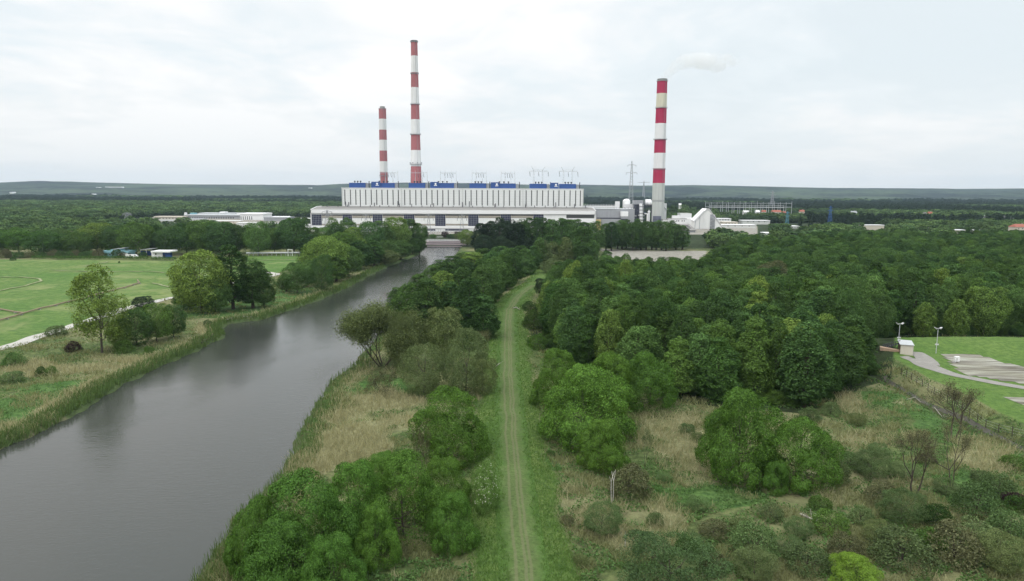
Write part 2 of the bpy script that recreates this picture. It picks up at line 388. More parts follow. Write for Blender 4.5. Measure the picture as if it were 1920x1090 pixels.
def ground_mat():
    m, t, b = newmat('ground_cover'); tc = N(t, 'ShaderNodeTexCoord'); v = tc.outputs['Object']
    aa = N(t, 'ShaderNodeAttribute'); aa.attribute_name = 'zone_a'; ab = N(t, 'ShaderNodeAttribute'); ab.attribute_name = 'zone_b'
    sa = N(t, 'ShaderNodeSeparateColor'); sb = N(t, 'ShaderNodeSeparateColor')
    t.links.new(aa.outputs['Color'], sa.inputs[0]); t.links.new(ab.outputs['Color'], sb.inputs[0])
    field, reed, lush, levee = sa.outputs[0], sa.outputs[1], sa.outputs[2], aa.outputs['Alpha']
    yard, lawn, woods, ditch = sb.outputs[0], sb.outputs[1], sb.outputs[2], ab.outputs['Alpha']
    e = noise(t, v, 0.22, 5, 0.65)
    e1 = mathn(t, 'MULTIPLY', mathn(t, 'SUBTRACT', e, 0.5), 1.6)
    def edge(mk, k=1.0): return ramp(t, mathn(t, 'ADD', mk, mathn(t, 'MULTIPLY', e1, k)), [(0.38, 0.0), (0.62, 1.0)])
    wild = grass_col(t, v, (0.105, 0.15, 0.05), (0.035, 0.055, 0.02), (0.175, 0.20, 0.08), 0.06, 0.8)
    wild = mixc(t, ramp(t, noise(t, v, 0.03, 5, 0.6), [(0.45, 0.0), (0.62, 0.65)]), wild, (0.27, 0.25, 0.14))
    col = wild
    col = mixc(t, edge(lush), col, grass_col(t, v, (0.075, 0.16, 0.04), (0.03, 0.07, 0.02), (0.13, 0.21, 0.065), 0.15, 0.9))
    col = mixc(t, edge(reed), col, grass_col(t, v, (0.27, 0.27, 0.145), (0.13, 0.14, 0.065), (0.35, 0.34, 0.19), 0.12, 1.1))
    fl = grass_col(t, v, (0.092, 0.185, 0.042), (0.058, 0.125, 0.032), (0.18, 0.235, 0.075), 0.012, 0.35)
    fl = mixc(t, ramp(t, noise(t, v, 0.035, 4, 0.6, 1.0), [(0.5, 0.0), (0.66, 0.55)]), fl, (0.27, 0.285, 0.13))
    col = mixc(t, edge(field, 0.25), col, fl)
    lv = grass_col(t, v, (0.085, 0.155, 0.036), (0.04, 0.08, 0.02), (0.15, 0.205, 0.06), 0.07, 0.9)
    col = mixc(t, edge(levee, 0.5), col, lv)
    lw = grass_col(t, v, (0.10, 0.185, 0.04), (0.062, 0.12, 0.03), (0.145, 0.22, 0.058), 0.05, 0.7)
    col = mixc(t, edge(lawn, 0.2), col, lw)
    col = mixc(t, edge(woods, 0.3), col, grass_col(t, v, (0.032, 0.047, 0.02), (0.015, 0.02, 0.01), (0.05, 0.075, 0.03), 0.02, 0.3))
    col = mixc(t, edge(yard, 0.15), col, grass_col(t, v, (0.30, 0.28, 0.24), (0.20, 0.19, 0.165), (0.36, 0.34, 0.30), 0.03, 0.3))
    col = mixc(t, mathn(t, 'MULTIPLY', ditch, 0.8), col, (0.06, 0.065, 0.035))
    # far: mature forest seen as one dark canopy
    sx = N(t, 'ShaderNodeSeparateXYZ'); t.links.new(v, sx.inputs[0])
    far = ramp(t, mathn(t, 'DIVIDE', sx.outputs[1], 10000.0), [(0.22, 0.0), (0.26, 1.0)])
    fc = grass_col(t, v, (0.024, 0.036, 0.036), (0.008, 0.014, 0.016), (0.06, 0.085, 0.06), 0.0016, 0.02)
    fc = mixc(t, ramp(t, noise(t, v, 0.0016, 6, 0.7), [(0.45, 0.0), (0.6, 0.6)]), fc, (0.09, 0.125, 0.07))
    col = mixc(t, far, col, fc)
    t.links.new(col, b.inputs['Base Color']); b.inputs['Roughness'].default_value = 0.95; b.inputs['Specular IOR Level'].default_value = 0.1
    bp = N(t, 'ShaderNodeBump'); bp.inputs['Strength'].default_value = 0.7; bp.inputs['Distance'].default_value = 0.5
    t.links.new(noise(t, v, 1.6, 5, 0.7), bp.inputs['Height'])
    bp2 = N(t, 'ShaderNodeBump'); bp2.inputs['Distance'].default_value = 9.0
    t.links.new(mathn(t, 'MULTIPLY', far, 0.8), bp2.inputs['Strength'])
    t.links.new(noise(t, v, 0.03, 4, 0.7), bp2.inputs['Height']); t.links.new(bp.outputs[0], bp2.inputs['Normal'])
    t.links.new(bp2.outputs[0], b.inputs['Normal'])
    return m
G = ground(); G.data.materials.append(ground_mat())
# ------------------------------------------------------------------ water
def water():
    Wp = sorted([])
    xs = RIV
    m, t, b = newmat('river_water'); tc = N(t, 'ShaderNodeTexCoord'); v = tc.outputs['Object']
    b.inputs['Base Color'].default_value = (0.042, 0.046, 0.040, 1); b.inputs['IOR'].default_value = 1.33
    b.inputs['Specular IOR Level'].default_value = 0.62
    mp = N(t, 'ShaderNodeMapping'); mp.inputs['Rotation'].default_value = (0, 0, R(32)); mp.inputs['Scale'].default_value = (1, 2.6, 1); t.links.new(v, mp.inputs[0])
    big = noise(t, v, 0.018, 3, 0.6, 0.8)
    t.links.new(ramp(t, big, [(0.35, 0.03), (0.65, 0.09)]), b.inputs['Roughness'])
    hgt = mathn(t, 'ADD', mathn(t, 'MULTIPLY', noise(t, mp.outputs[0], 0.55, 4, 0.65), 1.0), mathn(t, 'MULTIPLY', noise(t, v, 1.9, 3, 0.6), 0.35))
    bp = N(t, 'ShaderNodeBump'); bp.inputs['Distance'].default_value = 0.14
    t.links.new(ramp(t, noise(t, v, 0.012, 4, 0.65, 1.2), [(0.36, 0.12), (0.64, 0.5)]), bp.inputs['Strength'])
    t.links.new(hgt, bp.inputs['Height']); t.links.new(bp.outputs[0], b.inputs['Normal'])
    mb = MB()
    x0, x1 = RIV[:, 0].min()-8, RIV[:, 0].max()+8; y0, y1 = RIV[:, 1].min()-8, RIV[:, 1].max()+2
    # one sheet following the valley, kept under the banks
    _l2 = poly(LBANK, WZ); _r2 = poly(RBANK, WZ)[::-1]
    V = []; F = []
    ys = np.linspace(y0, y1, 80)
    for yv in ys:
        V += [(np.interp(yv, _l2[:, 1], _l2[:, 0])-12, yv, WZ), (np.interp(yv, _r2[:, 1], _r2[:, 0])+12, yv, WZ)]
    for i in range(len(ys)-1): F.append([2*i, 2*i+1, 2*i+3, 2*i+2])
    mb.add(V, F)
    prop(mb.obj('river_water', m), kind='structure')
water()
# ------------------------------------------------------------------ strips on the ground
def strip(name, pts, width, mat, dz=0.05, step=1.5, nac=6, widths=None, px=True, kind='structure', lift=0.0):
    p = np.array([(at(a, b).x, at(a, b).y) for a, b in pts]) if px else np.array(pts)
    seg = np.hypot(*np.diff(p, axis=0).T); s = np.concatenate([[0], np.cumsum(seg)])
    n = max(4, int(s[-1]/step)); q = np.linspace(0, s[-1], n)
    X = np.interp(q, s, p[:, 0]); Y = np.interp(q, s, p[:, 1])
    k = max(3, int(6/step)) | 1
    def sm(a):
        pad = np.concatenate([np.full(k//2, a[0]), a, np.full(k//2, a[-1])]); return np.convolve(pad, np.ones(k)/k, 'valid')
    X = sm(X); Y = sm(Y)
    tx, ty = np.gradient(X), np.gradient(Y); L = np.hypot(tx, ty)+1e-9; nx, ny = -ty/L, tx/L
    w = np.full(n, width) if widths is None else np.interp(q, s, widths)
    u = np.linspace(-0.5, 0.5, nac+1)
    rg = np.random.default_rng(len(name)); jit = rg.normal(0, 0.05, (n, 1))*w[:, None]
    jit = np.apply_along_axis(lambda a: np.convolve(a, np.ones(5)/5, 'same'), 0, jit)
    VX = X[:, None]+nx[:, None]*(u[None]*(w[:, None]+jit)); VY = Y[:, None]+ny[:, None]*(u[None]*(w[:, None]+jit))
    VZ = H(VX.ravel(), VY.ravel()).reshape(VX.shape)+dz+lift+np.clip(np.hypot(VX, VY)-150, 0, 500)*0.0005
    V = np.stack([VX.ravel(), VY.ravel(), VZ.ravel()], 1)
    i, j = np.meshgrid(np.arange(nac), np.arange(n-1)); i = i.ravel(); j = j.ravel(); a = nac+1
    F = np.stack([j*a+i, j*a+i+1, (j+1)*a+i+1, (j+1)*a+i], 1)[:, ::-1]
    me = meshq(name, V, F, mat, True)
    at_ = me.attributes.new('across', 'FLOAT', 'POINT'); at_.data.foreach_set('value', np.tile(u, n).astype(np.float32))
    o = link(name, me)
    if kind: prop(o, kind=kind)
    return o
def track_mat(name, w, ruts, soil, mid, edge, rw=0.35):
    """grass track: soil in the ruts, thin grass between, full grass at the edges"""
    m, t, b = newmat(name); tc = N(t, 'ShaderNodeTexCoord'); v = tc.outputs['Object']
    at_ = N(t, 'ShaderNodeAttribute'); at_.attribute_name = 'across'
    u = mathn(t, 'MULTIPLY', at_.outputs['Fac'], w)
    nz = noise(t, v, 0.5, 5, 0.65); fine = noise(t, v, 2.5, 4, 0.7)
    u = mathn(t, 'ADD', u, mathn(t, 'MULTIPLY', mathn(t, 'SUBTRACT', noise(t, v, 0.12, 3, 0.5), 0.5), 1.0))
    rut = None
    for r0 in ruts:
        d = mathn(t, 'ABSOLUTE', mathn(t, 'SUBTRACT', u, r0)); f = mathn(t, 'SUBTRACT', 1.0, mathn(t, 'DIVIDE', d, rw), clamp=True)
        rut = f if rut is None else mathn(t, 'MAXIMUM', rut, f)
    rutm = ramp(t, mathn(t, 'MULTIPLY', rut, mathn(t, 'ADD', fine, 0.35)), [(0.18, 0.0), (0.5, 0.6)])
    body = grass_col(t, v, mid, tuple(c*0.6 for c in mid), tuple(c*1.25 for c in mid), 0.15, 2.2)
    worn = ramp(t, mathn(t, 'ADD', mathn(t, 'DIVIDE', mathn(t, 'ABSOLUTE', u), w*0.5), mathn(t, 'MULTIPLY', mathn(t, 'SUBTRACT', nz, 0.5), 1.3)), [(0.35, 0.0), (0.85, 1.0)])
    col = mixc(t, worn, body, grass_col(t, v, edge, tuple(c*0.6 for c in edge), tuple(c*1.2 for c in edge), 0.1, 1.3))
    col = mixc(t, rutm, col, soil)
    t.links.new(col, b.inputs['Base Color']); b.inputs['Roughness'].default_value = 0.95; b.inputs['Specular IOR Level'].default_value = 0.1
    bp = N(t, 'ShaderNodeBump'); bp.inputs['Strength'].default_value = 0.6; bp.inputs['Distance'].default_value = 0.25
    t.links.new(fine, bp.inputs['Height']); t.links.new(bp.outputs[0], b.inputs['Normal'])
    return m
TRK = track_mat('levee_track', 6.0, (-0.8, -0.2, 0.95), (0.150, 0.155, 0.080), (0.098, 0.140, 0.048), (0.075, 0.138, 0.033), 0.32)
strip('path', PATHC[:-4], 6.0, TRK, 0.03, 0.8, 24)
# left bank: white gravel road, hollow paths in the meadow, brown heating pipe
strip('gravel_road', [(-300, 725), (0, 655), (60, 635), (110, 620), (150, 607), (192, 594), (240, 577), (300, 564), (330, 557)], 4.6, GRAVEL, 0.06, 1.5, 5)
strip('gravel_road', [(430, 532), (470, 525), (505, 519), (522, 515), (510, 512.5), (488, 511)], 3.8, GRAVEL, 0.08, 1.5, 5)
TRK2 = track_mat('mown_path', 2.5, (0,), (0.34, 0.34, 0.22), (0.22, 0.25, 0.12), (0.13, 0.19, 0.06), 0.9)
for i, pl in enumerate(([(-60, 552), (0, 546), (50, 536), (78, 528), (74, 523), (45, 520.5), (-20, 520), (-120, 521)], [(90, 508), (170, 510), (250, 509.5), (310, 512)], [(155, 500), (185, 495), (203, 491)], [(285, 531), (300, 534), (318, 539)], [(470, 489), (520, 488), (556, 488)])):
    strip('mown_path', pl, 1.8, TRK2, 0.1, 2, 3)
# right: access road and drying beds on the raised ground
ROADM = paint('worn_asphalt', (0.30, 0.285, 0.26), 0.9, 0.2, 0.8)
strip('access_road', [(1690, 664), (1712, 675), (1730, 683), (1752, 692), (1790, 704), (1850, 716), (1925, 728), (2100, 760)], 3.4, ROADM, 0.06, 1.2, 5, widths=[2.4, 3.0, 4.6, 4.2, 3.0, 2.8, 2.8, 2.8])
strip('side_road', [(1742, 687), (1736, 674), (1724, 664), (1712, 658)], 3.0, ROADM, 0.09, 1.0, 4, widths=[5, 4.5, 4, 3.5])
def bed(pts, name='drying_bed'):
    m, t, b = newmat(name); tc = N(t, 'ShaderNodeTexCoord'); v = tc.outputs['Object']
    mp = N(t, 'ShaderNodeMapping'); mp.inputs['Rotation'].default_value = (0, 0, R(38)); mp.inputs['Scale'].default_value = (0.12, 1, 1); t.links.new(v, mp.inputs[0])
    st = noise(t, mp.outputs[0], 0.55, 5, 0.6)
    c = ramp(t, st, [(0.38, (0.10, 0.09, 0.065)), (0.5, (0.235, 0.22, 0.185)), (0.62, (0.36, 0.36, 0.30))])
    c = mixc(t, ramp(t, noise(t, v, 0.08, 4, 0.6), [(0.45, 0.0), (0.7, 0.5)]), c, (0.15, 0.14, 0.075))
    t.links.new(c, b.inputs['Base Color']); b.inputs['Roughness'].default_value = 0.95
    c0 = [at(a, bb) for a, bb in pts]; xs = np.array([(p.x, p.y) for p in c0])
    # grid inside the outline, laid on the ground
    gx, gy = np.meshgrid(np.arange(xs[:, 0].min(), xs[:, 0].max(), 1.5), np.arange(xs[:, 1].min(), xs[:, 1].max(), 1.5))
    ins = inpoly(gx.ravel(), gy.ravel(), xs).reshape(gx.shape)
    Z = H(gx.ravel(), gy.ravel()).reshape(gx.shape)+0.06
    V = np.stack([gx.ravel(), gy.ravel(), Z.ravel()], 1); k = gx.shape[1]
    F = [[j*k+i, j*k+i+1, (j+1)*k+i+1, (j+1)*k+i] for j in range(gx.shape[0]-1) for i in range(k-1) if ins[j, i]]
    F = np.array(F)
    used, inv = np.unique(F, return_inverse=True)
    me = meshq(name, V[used], inv.reshape(F.shape), m, True)
    prop(link(name, me), kind='structure')
bed([(1748, 657), (1800, 658), (1855, 672), (1925, 692), (2100, 735), (2050, 745), (1925, 722), (1850, 712), (1793, 700), (1788, 690), (1770, 672)])
bed([(1866, 742), (1925, 742), (2080, 775), (2040, 800), (1925, 768)])
strip('ditch_water', [(1655, 712), (1700, 735), (1745, 762), (1800, 790), (1860, 815), (1920, 843), (2060, 910)], 0.8, paint('ditch_wet_mud', (0.09, 0.085, 0.065), 0.6, 0.3, 1.0), 0.05, 1.0, 3)
# ================================================================== POWER STATION
YF = 790.0; YB = 862.0                      # turbine hall front, boiler house front
def X(px, py, Y): return P(px, py, Y).x
def Z(px, py, Y): return P(px, py, Y).z
def PB(mb, px0, px1, py0, py1, Y, d, zmin=None):      # box whose front face covers a pixel rectangle on plane Y, d deep (behind)
    a = P(px0, (py0+py1)/2, Y); b = P(px1, (py0+py1)/2, Y); c = P((px0+px1)/2, py0, Y); e = P((px0+px1)/2, py1, Y)
    zb = e.z if zmin is None else zmin
    return mb.box(a.x, b.x, Y, Y+d, zb, c.z)
def flush(Y, k): return Y-0.12*k
hall = thing('turbine_hall', 'long low white turbine hall with dark blue glazed bays across the head of the river', 'power station', (0, 0, 0))
xl, xr = X(583, 415, YF), X(1117, 412, YF)
ZT = Z(850, 401, YF); ZE = Z(850, 394.5, YF)          # wall top under white fascia, eave
ZB1 = Z(850, 430, YF)
zbase = -0.3
mb = MB(); mb.box(xl+0.3, xr-0.3, YF+0.4, YF+44, zbase, ZE-0.4); mb.obj('wall', WHITE, hall)
mb = MB(); mb.box(xl, xr, YF-0.9, YF+0.35, ZT, ZE); mb.obj('fascia', WHITE2, hall)
# roof: rises gently to a flat back part
zr = Z(850, 388.6, YF+44)
mb = MB(); mb.prism_y([(0, 0), (1, 0), (1, 1), (0, 1)], 0, 1); mb = MB()
V = [(xl+0.6, YF+0.4, ZE+0.02), (xr-0.6, YF+0.4, ZE+0.02), (xr-0.6, YF+24, zr), (xl+0.6, YF+24, zr), (xr-0.6, YF+44, zr+0.3), (xl+0.6, YF+44, zr+0.3),
     (xl+0.6, YF+0.4, ZE-0.35), (xr-0.6, YF+0.4, ZE-0.35), (xr-0.6, YF+44, ZE-0.35), (xl+0.6, YF+44, ZE-0.35)]
mb.add(V, [[0, 1, 2, 3], [3, 2, 4, 5], [0, 6, 7, 1], [1, 7, 8, 4, 2], [5, 9, 6, 0, 3], [4, 8, 9, 5]]); roof = mb.obj('roof', ROOFG, hall)
for s, xe in ((1, xl), (-1, xr)):
    mb = MB(); a, b = (xe, xe+0.58) if s == 1 else (xe-0.58, xe)
    mb.add([(a, YF-0.9, zbase), (b, YF-0.9, zbase), (b, YF-0.9, ZE+0.5), (a, YF-0.9, ZE+0.5), (a, YF+24, zr+0.5), (b, YF+24, zr+0.5), (a, YF+44, zr+0.8), (b, YF+44, zr+0.8), (a, YF+44, zbase), (b, YF+44, zbase)],
           [[0, 1, 2, 3], [3, 2, 5, 4], [4, 5, 7, 6], [6, 7, 9, 8], [0, 3, 4, 6, 8], [1, 9, 7, 5, 2]]); mb.obj('gable_frame', WHITE2, hall)
mb = MB()
for f in (0.42, 0.72):                                 # ridge vents and roof walkway
    yy = YF+44*f; mb.box(xl+8, xr-6, yy, yy+0.9, zr*0.0+ZE+(zr-ZE)*min(1, (yy-YF)/24)+0.05, ZE+(zr-ZE)*min(1, (yy-YF)/24)+0.75)
mb.obj('roof_walkway', CONC, hall)
rg = random.Random(4)
for i in range(26):
    mb = MB(); xx = xl+12+i*(xr-xl-20)/25+rg.uniform(-2, 2); mb.box(xx-0.35, xx+0.35, YF+30, YF+30.7, zr, zr+rg.uniform(1.5, 4.2)); mb.obj('roof_vent', DARKM, hall)
bays = [(585, 603), (642.5, 660), (699, 717), (757.5, 777), (816, 835), (878, 897), (939, 958), (1000, 1019)]
for i, (a, b) in enumerate(bays):
    y0, y1 = 402.3, 424
    mb = MB(); PB(mb, a, b, y0, y1, flush(YF, -1), 0.6); g = mb.obj('glazed_bay', GLASSD, hall)
    mb = MB(); xa, xb = X(a, 412, YF), X(b, 412, YF); za, zb = Z(a, y1, YF), Z(a, y0, YF)
    for k in range(1, 6): zz_ = za+(zb-za)*k/6; mb.box(xa, xb, YF+0.02, YF+0.11, zz_-0.1, zz_+0.1)
    for k in range(0, 7): xx = xa+(xb-xa)*k/6; mb.box(xx-0.1, xx+0.1, YF-0.02, YF+0.015, za, zb)
    mb.obj('mullions', GREYM, g)
    if i < 7:
        c = bays[i+1][0]
        mb = MB(); PB(mb, b+0.3, c-0.3, 402.3, 409, flush(YF, -1.6), 0.25); w = mb.obj('window_band', DARKW, hall)
        mb = MB(); n = 22; xa, xb = X(b, 405, YF), X(c, 405, YF); za, zb = Z(b, 408.6, YF), Z(b, 404.8, YF)
        for k in range(n): xx = xa+(xb-xa)*(k+0.5)/n; mb.box(xx-0.3, xx+0.3, YF+0.02, YF+0.18, za, zb)
        mb.obj('mullions', CREAM, w)
        mb = MB(); PB(mb, b+0.3, c-0.3, 420, 423, flush(YF, -1.6), 0.25); w = mb.obj('lower_window_band', DARKW, hall)
        mb = MB(); za, zb = Z(b, 423, YF), Z(b, 420, YF)
        for k in range(n): xx = xa+(xb-xa)*(k+0.5)/n; mb.box(xx-0.3, xx+0.3, YF+0.02, YF+0.18, za, zb)
        mb.obj('mullions', CREAM, w)
mb = MB(); PB(mb, 1062, 1114, 403, 409.5, flush(YF, -1.6), 0.25); mb.obj('window_band', DARKW, hall)
mb = MB(); PB(mb, 1058, 1116.5, 409.6, 424, flush(YF, -1.5), 0.3); mb.obj('wall_panel', WHITE2, hall)
mb = MB(); PB(mb, 583.5, 1116.5, 424.3, 428.4, YF-0.5, 1.0); mb.obj('plinth_band', WHITE2, hall)
for i in range(7):
    b, c = bays[i][1], bays[i+1][0]
    mb = MB(); PB(mb, b, c, 430, 432.6, flush(YF, -1), 0.4); mb.obj('ground_floor_glazing', GLASSD, hall)
    for k in range(4):
        mb = MB(); u = b+(c-b)*(k+0.5)/4; PB(mb, u-2.2, u+2.2, 435, 439.5, flush(YF, -1), 0.4); mb.obj('door', DARKM, hall)
# boiler house
bh = thing('boiler_house', 'tall white boiler house with dark vertical window slots and blue housings on its roof', 'power station', (0, 0, 0))
bx0, bx1 = X(641, 370, YB), X(1094, 370, YB); bz0, bz1 = zbase, Z(867, 353.2, YB)
mb = MB(); mb.box(bx0, bx1, YB, YB+48, bz0, bz1-0.6); wall = mb.obj('wall', WHITE, bh)
mb = MB(); mb.box(bx0-0.35, bx1+0.35, YB-0.35, YB+48.3, bz1-0.6, bz1); mb.obj('parapet', WHITE2, bh)
c1 = [646.7, 657.2, 667.2, 675.5, 685.8, 696.2, 706.3, 716.3, 726.7, 737, 747, 758.8, 768.8, 779.7, 789.7, 800, 810, 820.3, 830.3, 840.5, 851, 861, 873, 883.3, 893.7, 904, 914, 924.5, 934.7, 945, 955.3, 965.7, 974.7, 986.5, 996.7, 1007, 1017.3, 1027.8, 1037.8, 1048, 1058.5, 1068.8, 1079.3, 1088.2]
for i, u in enumerate(c1):
    lean = -2.0*(u-641)/453*0
    mb = MB(); ya, yb = 355.8+(u-640)*0.004, 384.0+(u-640)*0.006
    PB(mb, u-0.85, u+0.85, ya, yb, YB-0.12, 0.3); s = mb.obj('window_slot', DARKW, bh)
for u in (641.8, 753, 867.5, 980.5, 1093):
    mb = MB(); PB(mb, u-0.5, u+0.5, 354, 387, YB-0.5, 0.48); mb.obj('expansion_joint', PALE, bh)
mb = MB()
for k in range(1, 7):
    z_ = bz1-0.6-(bz1-28)*k/7; mb.box(bx0+0.05, bx1-0.05, YB-0.05, YB+0.01, z_-0.08, z_+0.08)
mb.obj('panel_joint', PALE, bh)
rg = random.Random(9)
for u in (648, 654, 702, 746, 813, 867, 880, 929, 986, 1042, 1077):
    mb = MB(); h = rg.uniform(4, 7); xx = X(u, 388, YB-3); mb.box(xx-0.4, xx+0.4, YB-3, YB-2.2, ZE, zr+h); mb.obj('exhaust_stub', DARKM, bh)
def housing(a, b, y0, y1, tall=None, logo=None):
    mb = MB(); PB(mb, a, b, y0, y1, YB+4, 16, zmin=bz1-0.02); h = mb.obj('roof_housing', BLUE, bh)
    if tall:
        mb = MB(); PB(mb, tall[0], tall[1], y0-2.2, y0+7, YB+2.5, 1.4, zmin=bz1-0.01); t2 = mb.obj('lift_housing', BLUE, bh)
        mb = MB(); u = logo; c = P(u, y0+1.6, YB+2.38)
        mb.tube((c.x, YB+2.49, c.z), (c.x, YB+2.40, c.z), 1.25, n=14); mb.obj('round_logo', WHITE2, t2)
        mb = MB(); mb.box(c.x-1.9, c.x+1.9, YB+2.42, YB+2.49, c.z-2.3, c.z-1.55); mb.obj('logo_bar', WHITE2, t2)
    # rail and dark fans on top, steel side stair
    zt = Z((a+b)/2, y0, YB+4)
    for k in range(3):
        f = a+(b-a)*(0.35+0.18*k); xx = X(f, y0, YB+8); mb = MB().lathe([(0.5, zt), (0.5, zt+1.0), (1.2, zt+1.5), (1.0, zt+2.4), (0.3, zt+2.6)], xx, YB+8, 10); mb.obj('roof_fan', DARKM, h)
    mb = MB(); PB(mb, b+0.5, b+5, y0+1, y1, YB+6, 5, zmin=bz1-0.02); mb.obj('duct', GREYM, h)
    mb = MB(); PB(mb, b+6.3, b+7.6, y0-3, y1, YB+5, 1.2, zmin=bz1-0.02); mb.obj('stair_mast', DARKM, h)
housing(654.7, 685, 343, 351.5)
housing(696, 739.8, 343.2, 351.5, (696.3, 712.7), 707)
housing(766.2, 797, 343.4, 352)
housing(806.6, 851, 343.6, 352, (806.8, 822.5), 816.6)
housing(880.3, 911.4, 344, 353)
housing(920, 967, 344.2, 353, (920.2, 936), 931.5)
housing(993.2, 1025, 344.8, 353)
housing(1049, 1080, 345.2, 353.6, (1031.5, 1046.8), 1042.5)
def insul(mb, x, y, z0, L=4.5):
    mb.tube((x, y, z0), (x+0.5, y, z0-0.8), 0.1, n=4)
    for k in range(4): mb.tube((x+0.5+0.15*k, y, z0-0.8-k*L/5), (x+0.62+0.15*k, y, z0-0.8-(k+0.85)*L/5), 0.38, 0.2, n=6)
def gantry(kind, a, b, ytop, ybar, ybase):
    Yg = YB+24; g = MB()
    xa, xb = X(a, ybar, Yg), X(b, ybar, Yg); zt = Z(a, ytop, Yg); zb = Z(a, ybar, Yg); z0 = bz1-0.05
    if kind == 'four':
        for f, l in ((0, 0), (0.3, 0), (0.7, 0), (1, 0)):
            xx = xa+(xb-xa)*f; s = 1 if f < 0.5 else -1
            g.tube((xx-s*0.9, Yg-1.6, z0), (xx, Yg, zb), 0.26, 0.18, n=5); g.tube((xx-s*0.9, Yg+1.6, z0), (xx, Yg, zb), 0.26, 0.18, n=5)
            g.tube((xx, Yg, zb), (xx-s*0.5, Yg, zt), 0.2, 0.1, n=5)
        for dz in (0, 0.9): g.tube((xa, Yg, zb-dz), (xb, Yg, zb-dz), 0.16, n=4)
        for k in range(12):
            u0 = xa+(xb-xa)*k/12; u1 = xa+(xb-xa)*(k+1)/12; g.tube((u0, Yg, zb-0.9*(k % 2)), (u1, Yg, zb-0.9*((k+1) % 2)), 0.08, n=3)
    else:
        for f, s in ((0.25, -1), (0.72, 1)):
            xx = xa+(xb-xa)*f
            for d in (-0.9, 0.9): g.tube((xx+d*0.9, Yg, z0), (xx+d*0.5, Yg, zb), 0.22, 0.16, n=4)
            for k in range(7):
                za = z0+(zb-z0)*k/7; zc = z0+(zb-z0)*(k+1)/7; d = 0.7 if k % 2 else -0.7; g.tube((xx+d, Yg, za), (xx-d, Yg, zc), 0.1, n=3)
            g.tube((xx, Yg, zb), (xx+s*3.4, Yg, zt), 0.42, 0.16, n=5)
        for dz in (0, 1.1): g.tube((xa, Yg, zb-dz*0.6), (xb, Yg, zb-dz*0.6), 0.2, n=4)
        g.tube((xa+(xb-xa)*0.25, Yg, zb+1.5), (xa+(xb-xa)*0.72, Yg, zb+1.5), 0.16, n=4)
    o = g.obj('line_gantry', STEELM, bh)
    pos = (0.24, 0.42, 0.58, 0.76) if kind == 'four' else (0.0, 0.48, 1.0)
    for f in pos:
        m2 = MB(); insul(m2, xa+(xb-xa)*f, Yg, zb-0.8, 6 if kind == 'four' else 7); m2.obj('insulator', DARKM, o)
for a, b, yt in ((713.5, 745.5, 319), (770, 800.5, 319), (826, 855, 319.5), (885.5, 911.5, 319.5), (940, 965, 320)):
    gantry('four', a, b, yt, yt+4.5, 345)
gantry('two', 992.5, 1027, 311.5, 320.5, 345); gantry('two', 1048, 1082.5, 312, 320.8, 345)
# ------------------------------------------------------------------ chimneys
RED1 = paint('faded_red_paint', (0.46, 0.125, 0.13), 0.8, 0.1, 0.08, streak=0.25)
RED2 = paint('crimson_paint', (0.42, 0.030, 0.085), 0.75, 0.1, 0.08, streak=0.35)
WCH = paint('chimney_white', (0.78, 0.79, 0.78), 0.8, 0.04, 0.05)
WCH2 = paint('stained_white', (0.62, 0.60, 0.50), 0.85, 0.12, 0.1, streak=0.6, dirt=(0.75, 0.68, 0.55))
CCH = paint('chimney_concrete', (0.52, 0.54, 0.51), 0.85, 0.07, 0.05, streak=0.35)
def band_mat(name, bands):
    """a painted shaft: band limits by height, each band its own paint"""
    m, t, b = newmat(name); tc = N(t, 'ShaderNodeTexCoord'); s = N(t, 'ShaderNodeSeparateXYZ'); t.links.new(tc.outputs['Object'], s.inputs[0])
    f = mathn(t, 'DIVIDE', s.outputs[2], 300.0)
    bands = sorted(bands)
    col = ramp(t, f, [(max(0, z)/300, c) for z, c in bands], 'CONSTANT')
    mp = N(t, 'ShaderNodeMapping'); mp.inputs['Scale'].default_value = (0.5, 0.5, 0.02); t.links.new(tc.outputs['Object'], mp.inputs[0])
    st = ramp(t, noise(t, mp.outputs[0], 1.0, 5, 0.65), [(0.5, 1.0), (0.8, 0.72)])
    col = mixc(t, 1.0, col, st, 'MULTIPLY')
    t.links.new(col, b.inputs['Base Color']); b.inputs['Roughness'].default_value = 0.85; b.inputs['Specular IOR Level'].default_value = 0.2
    return m
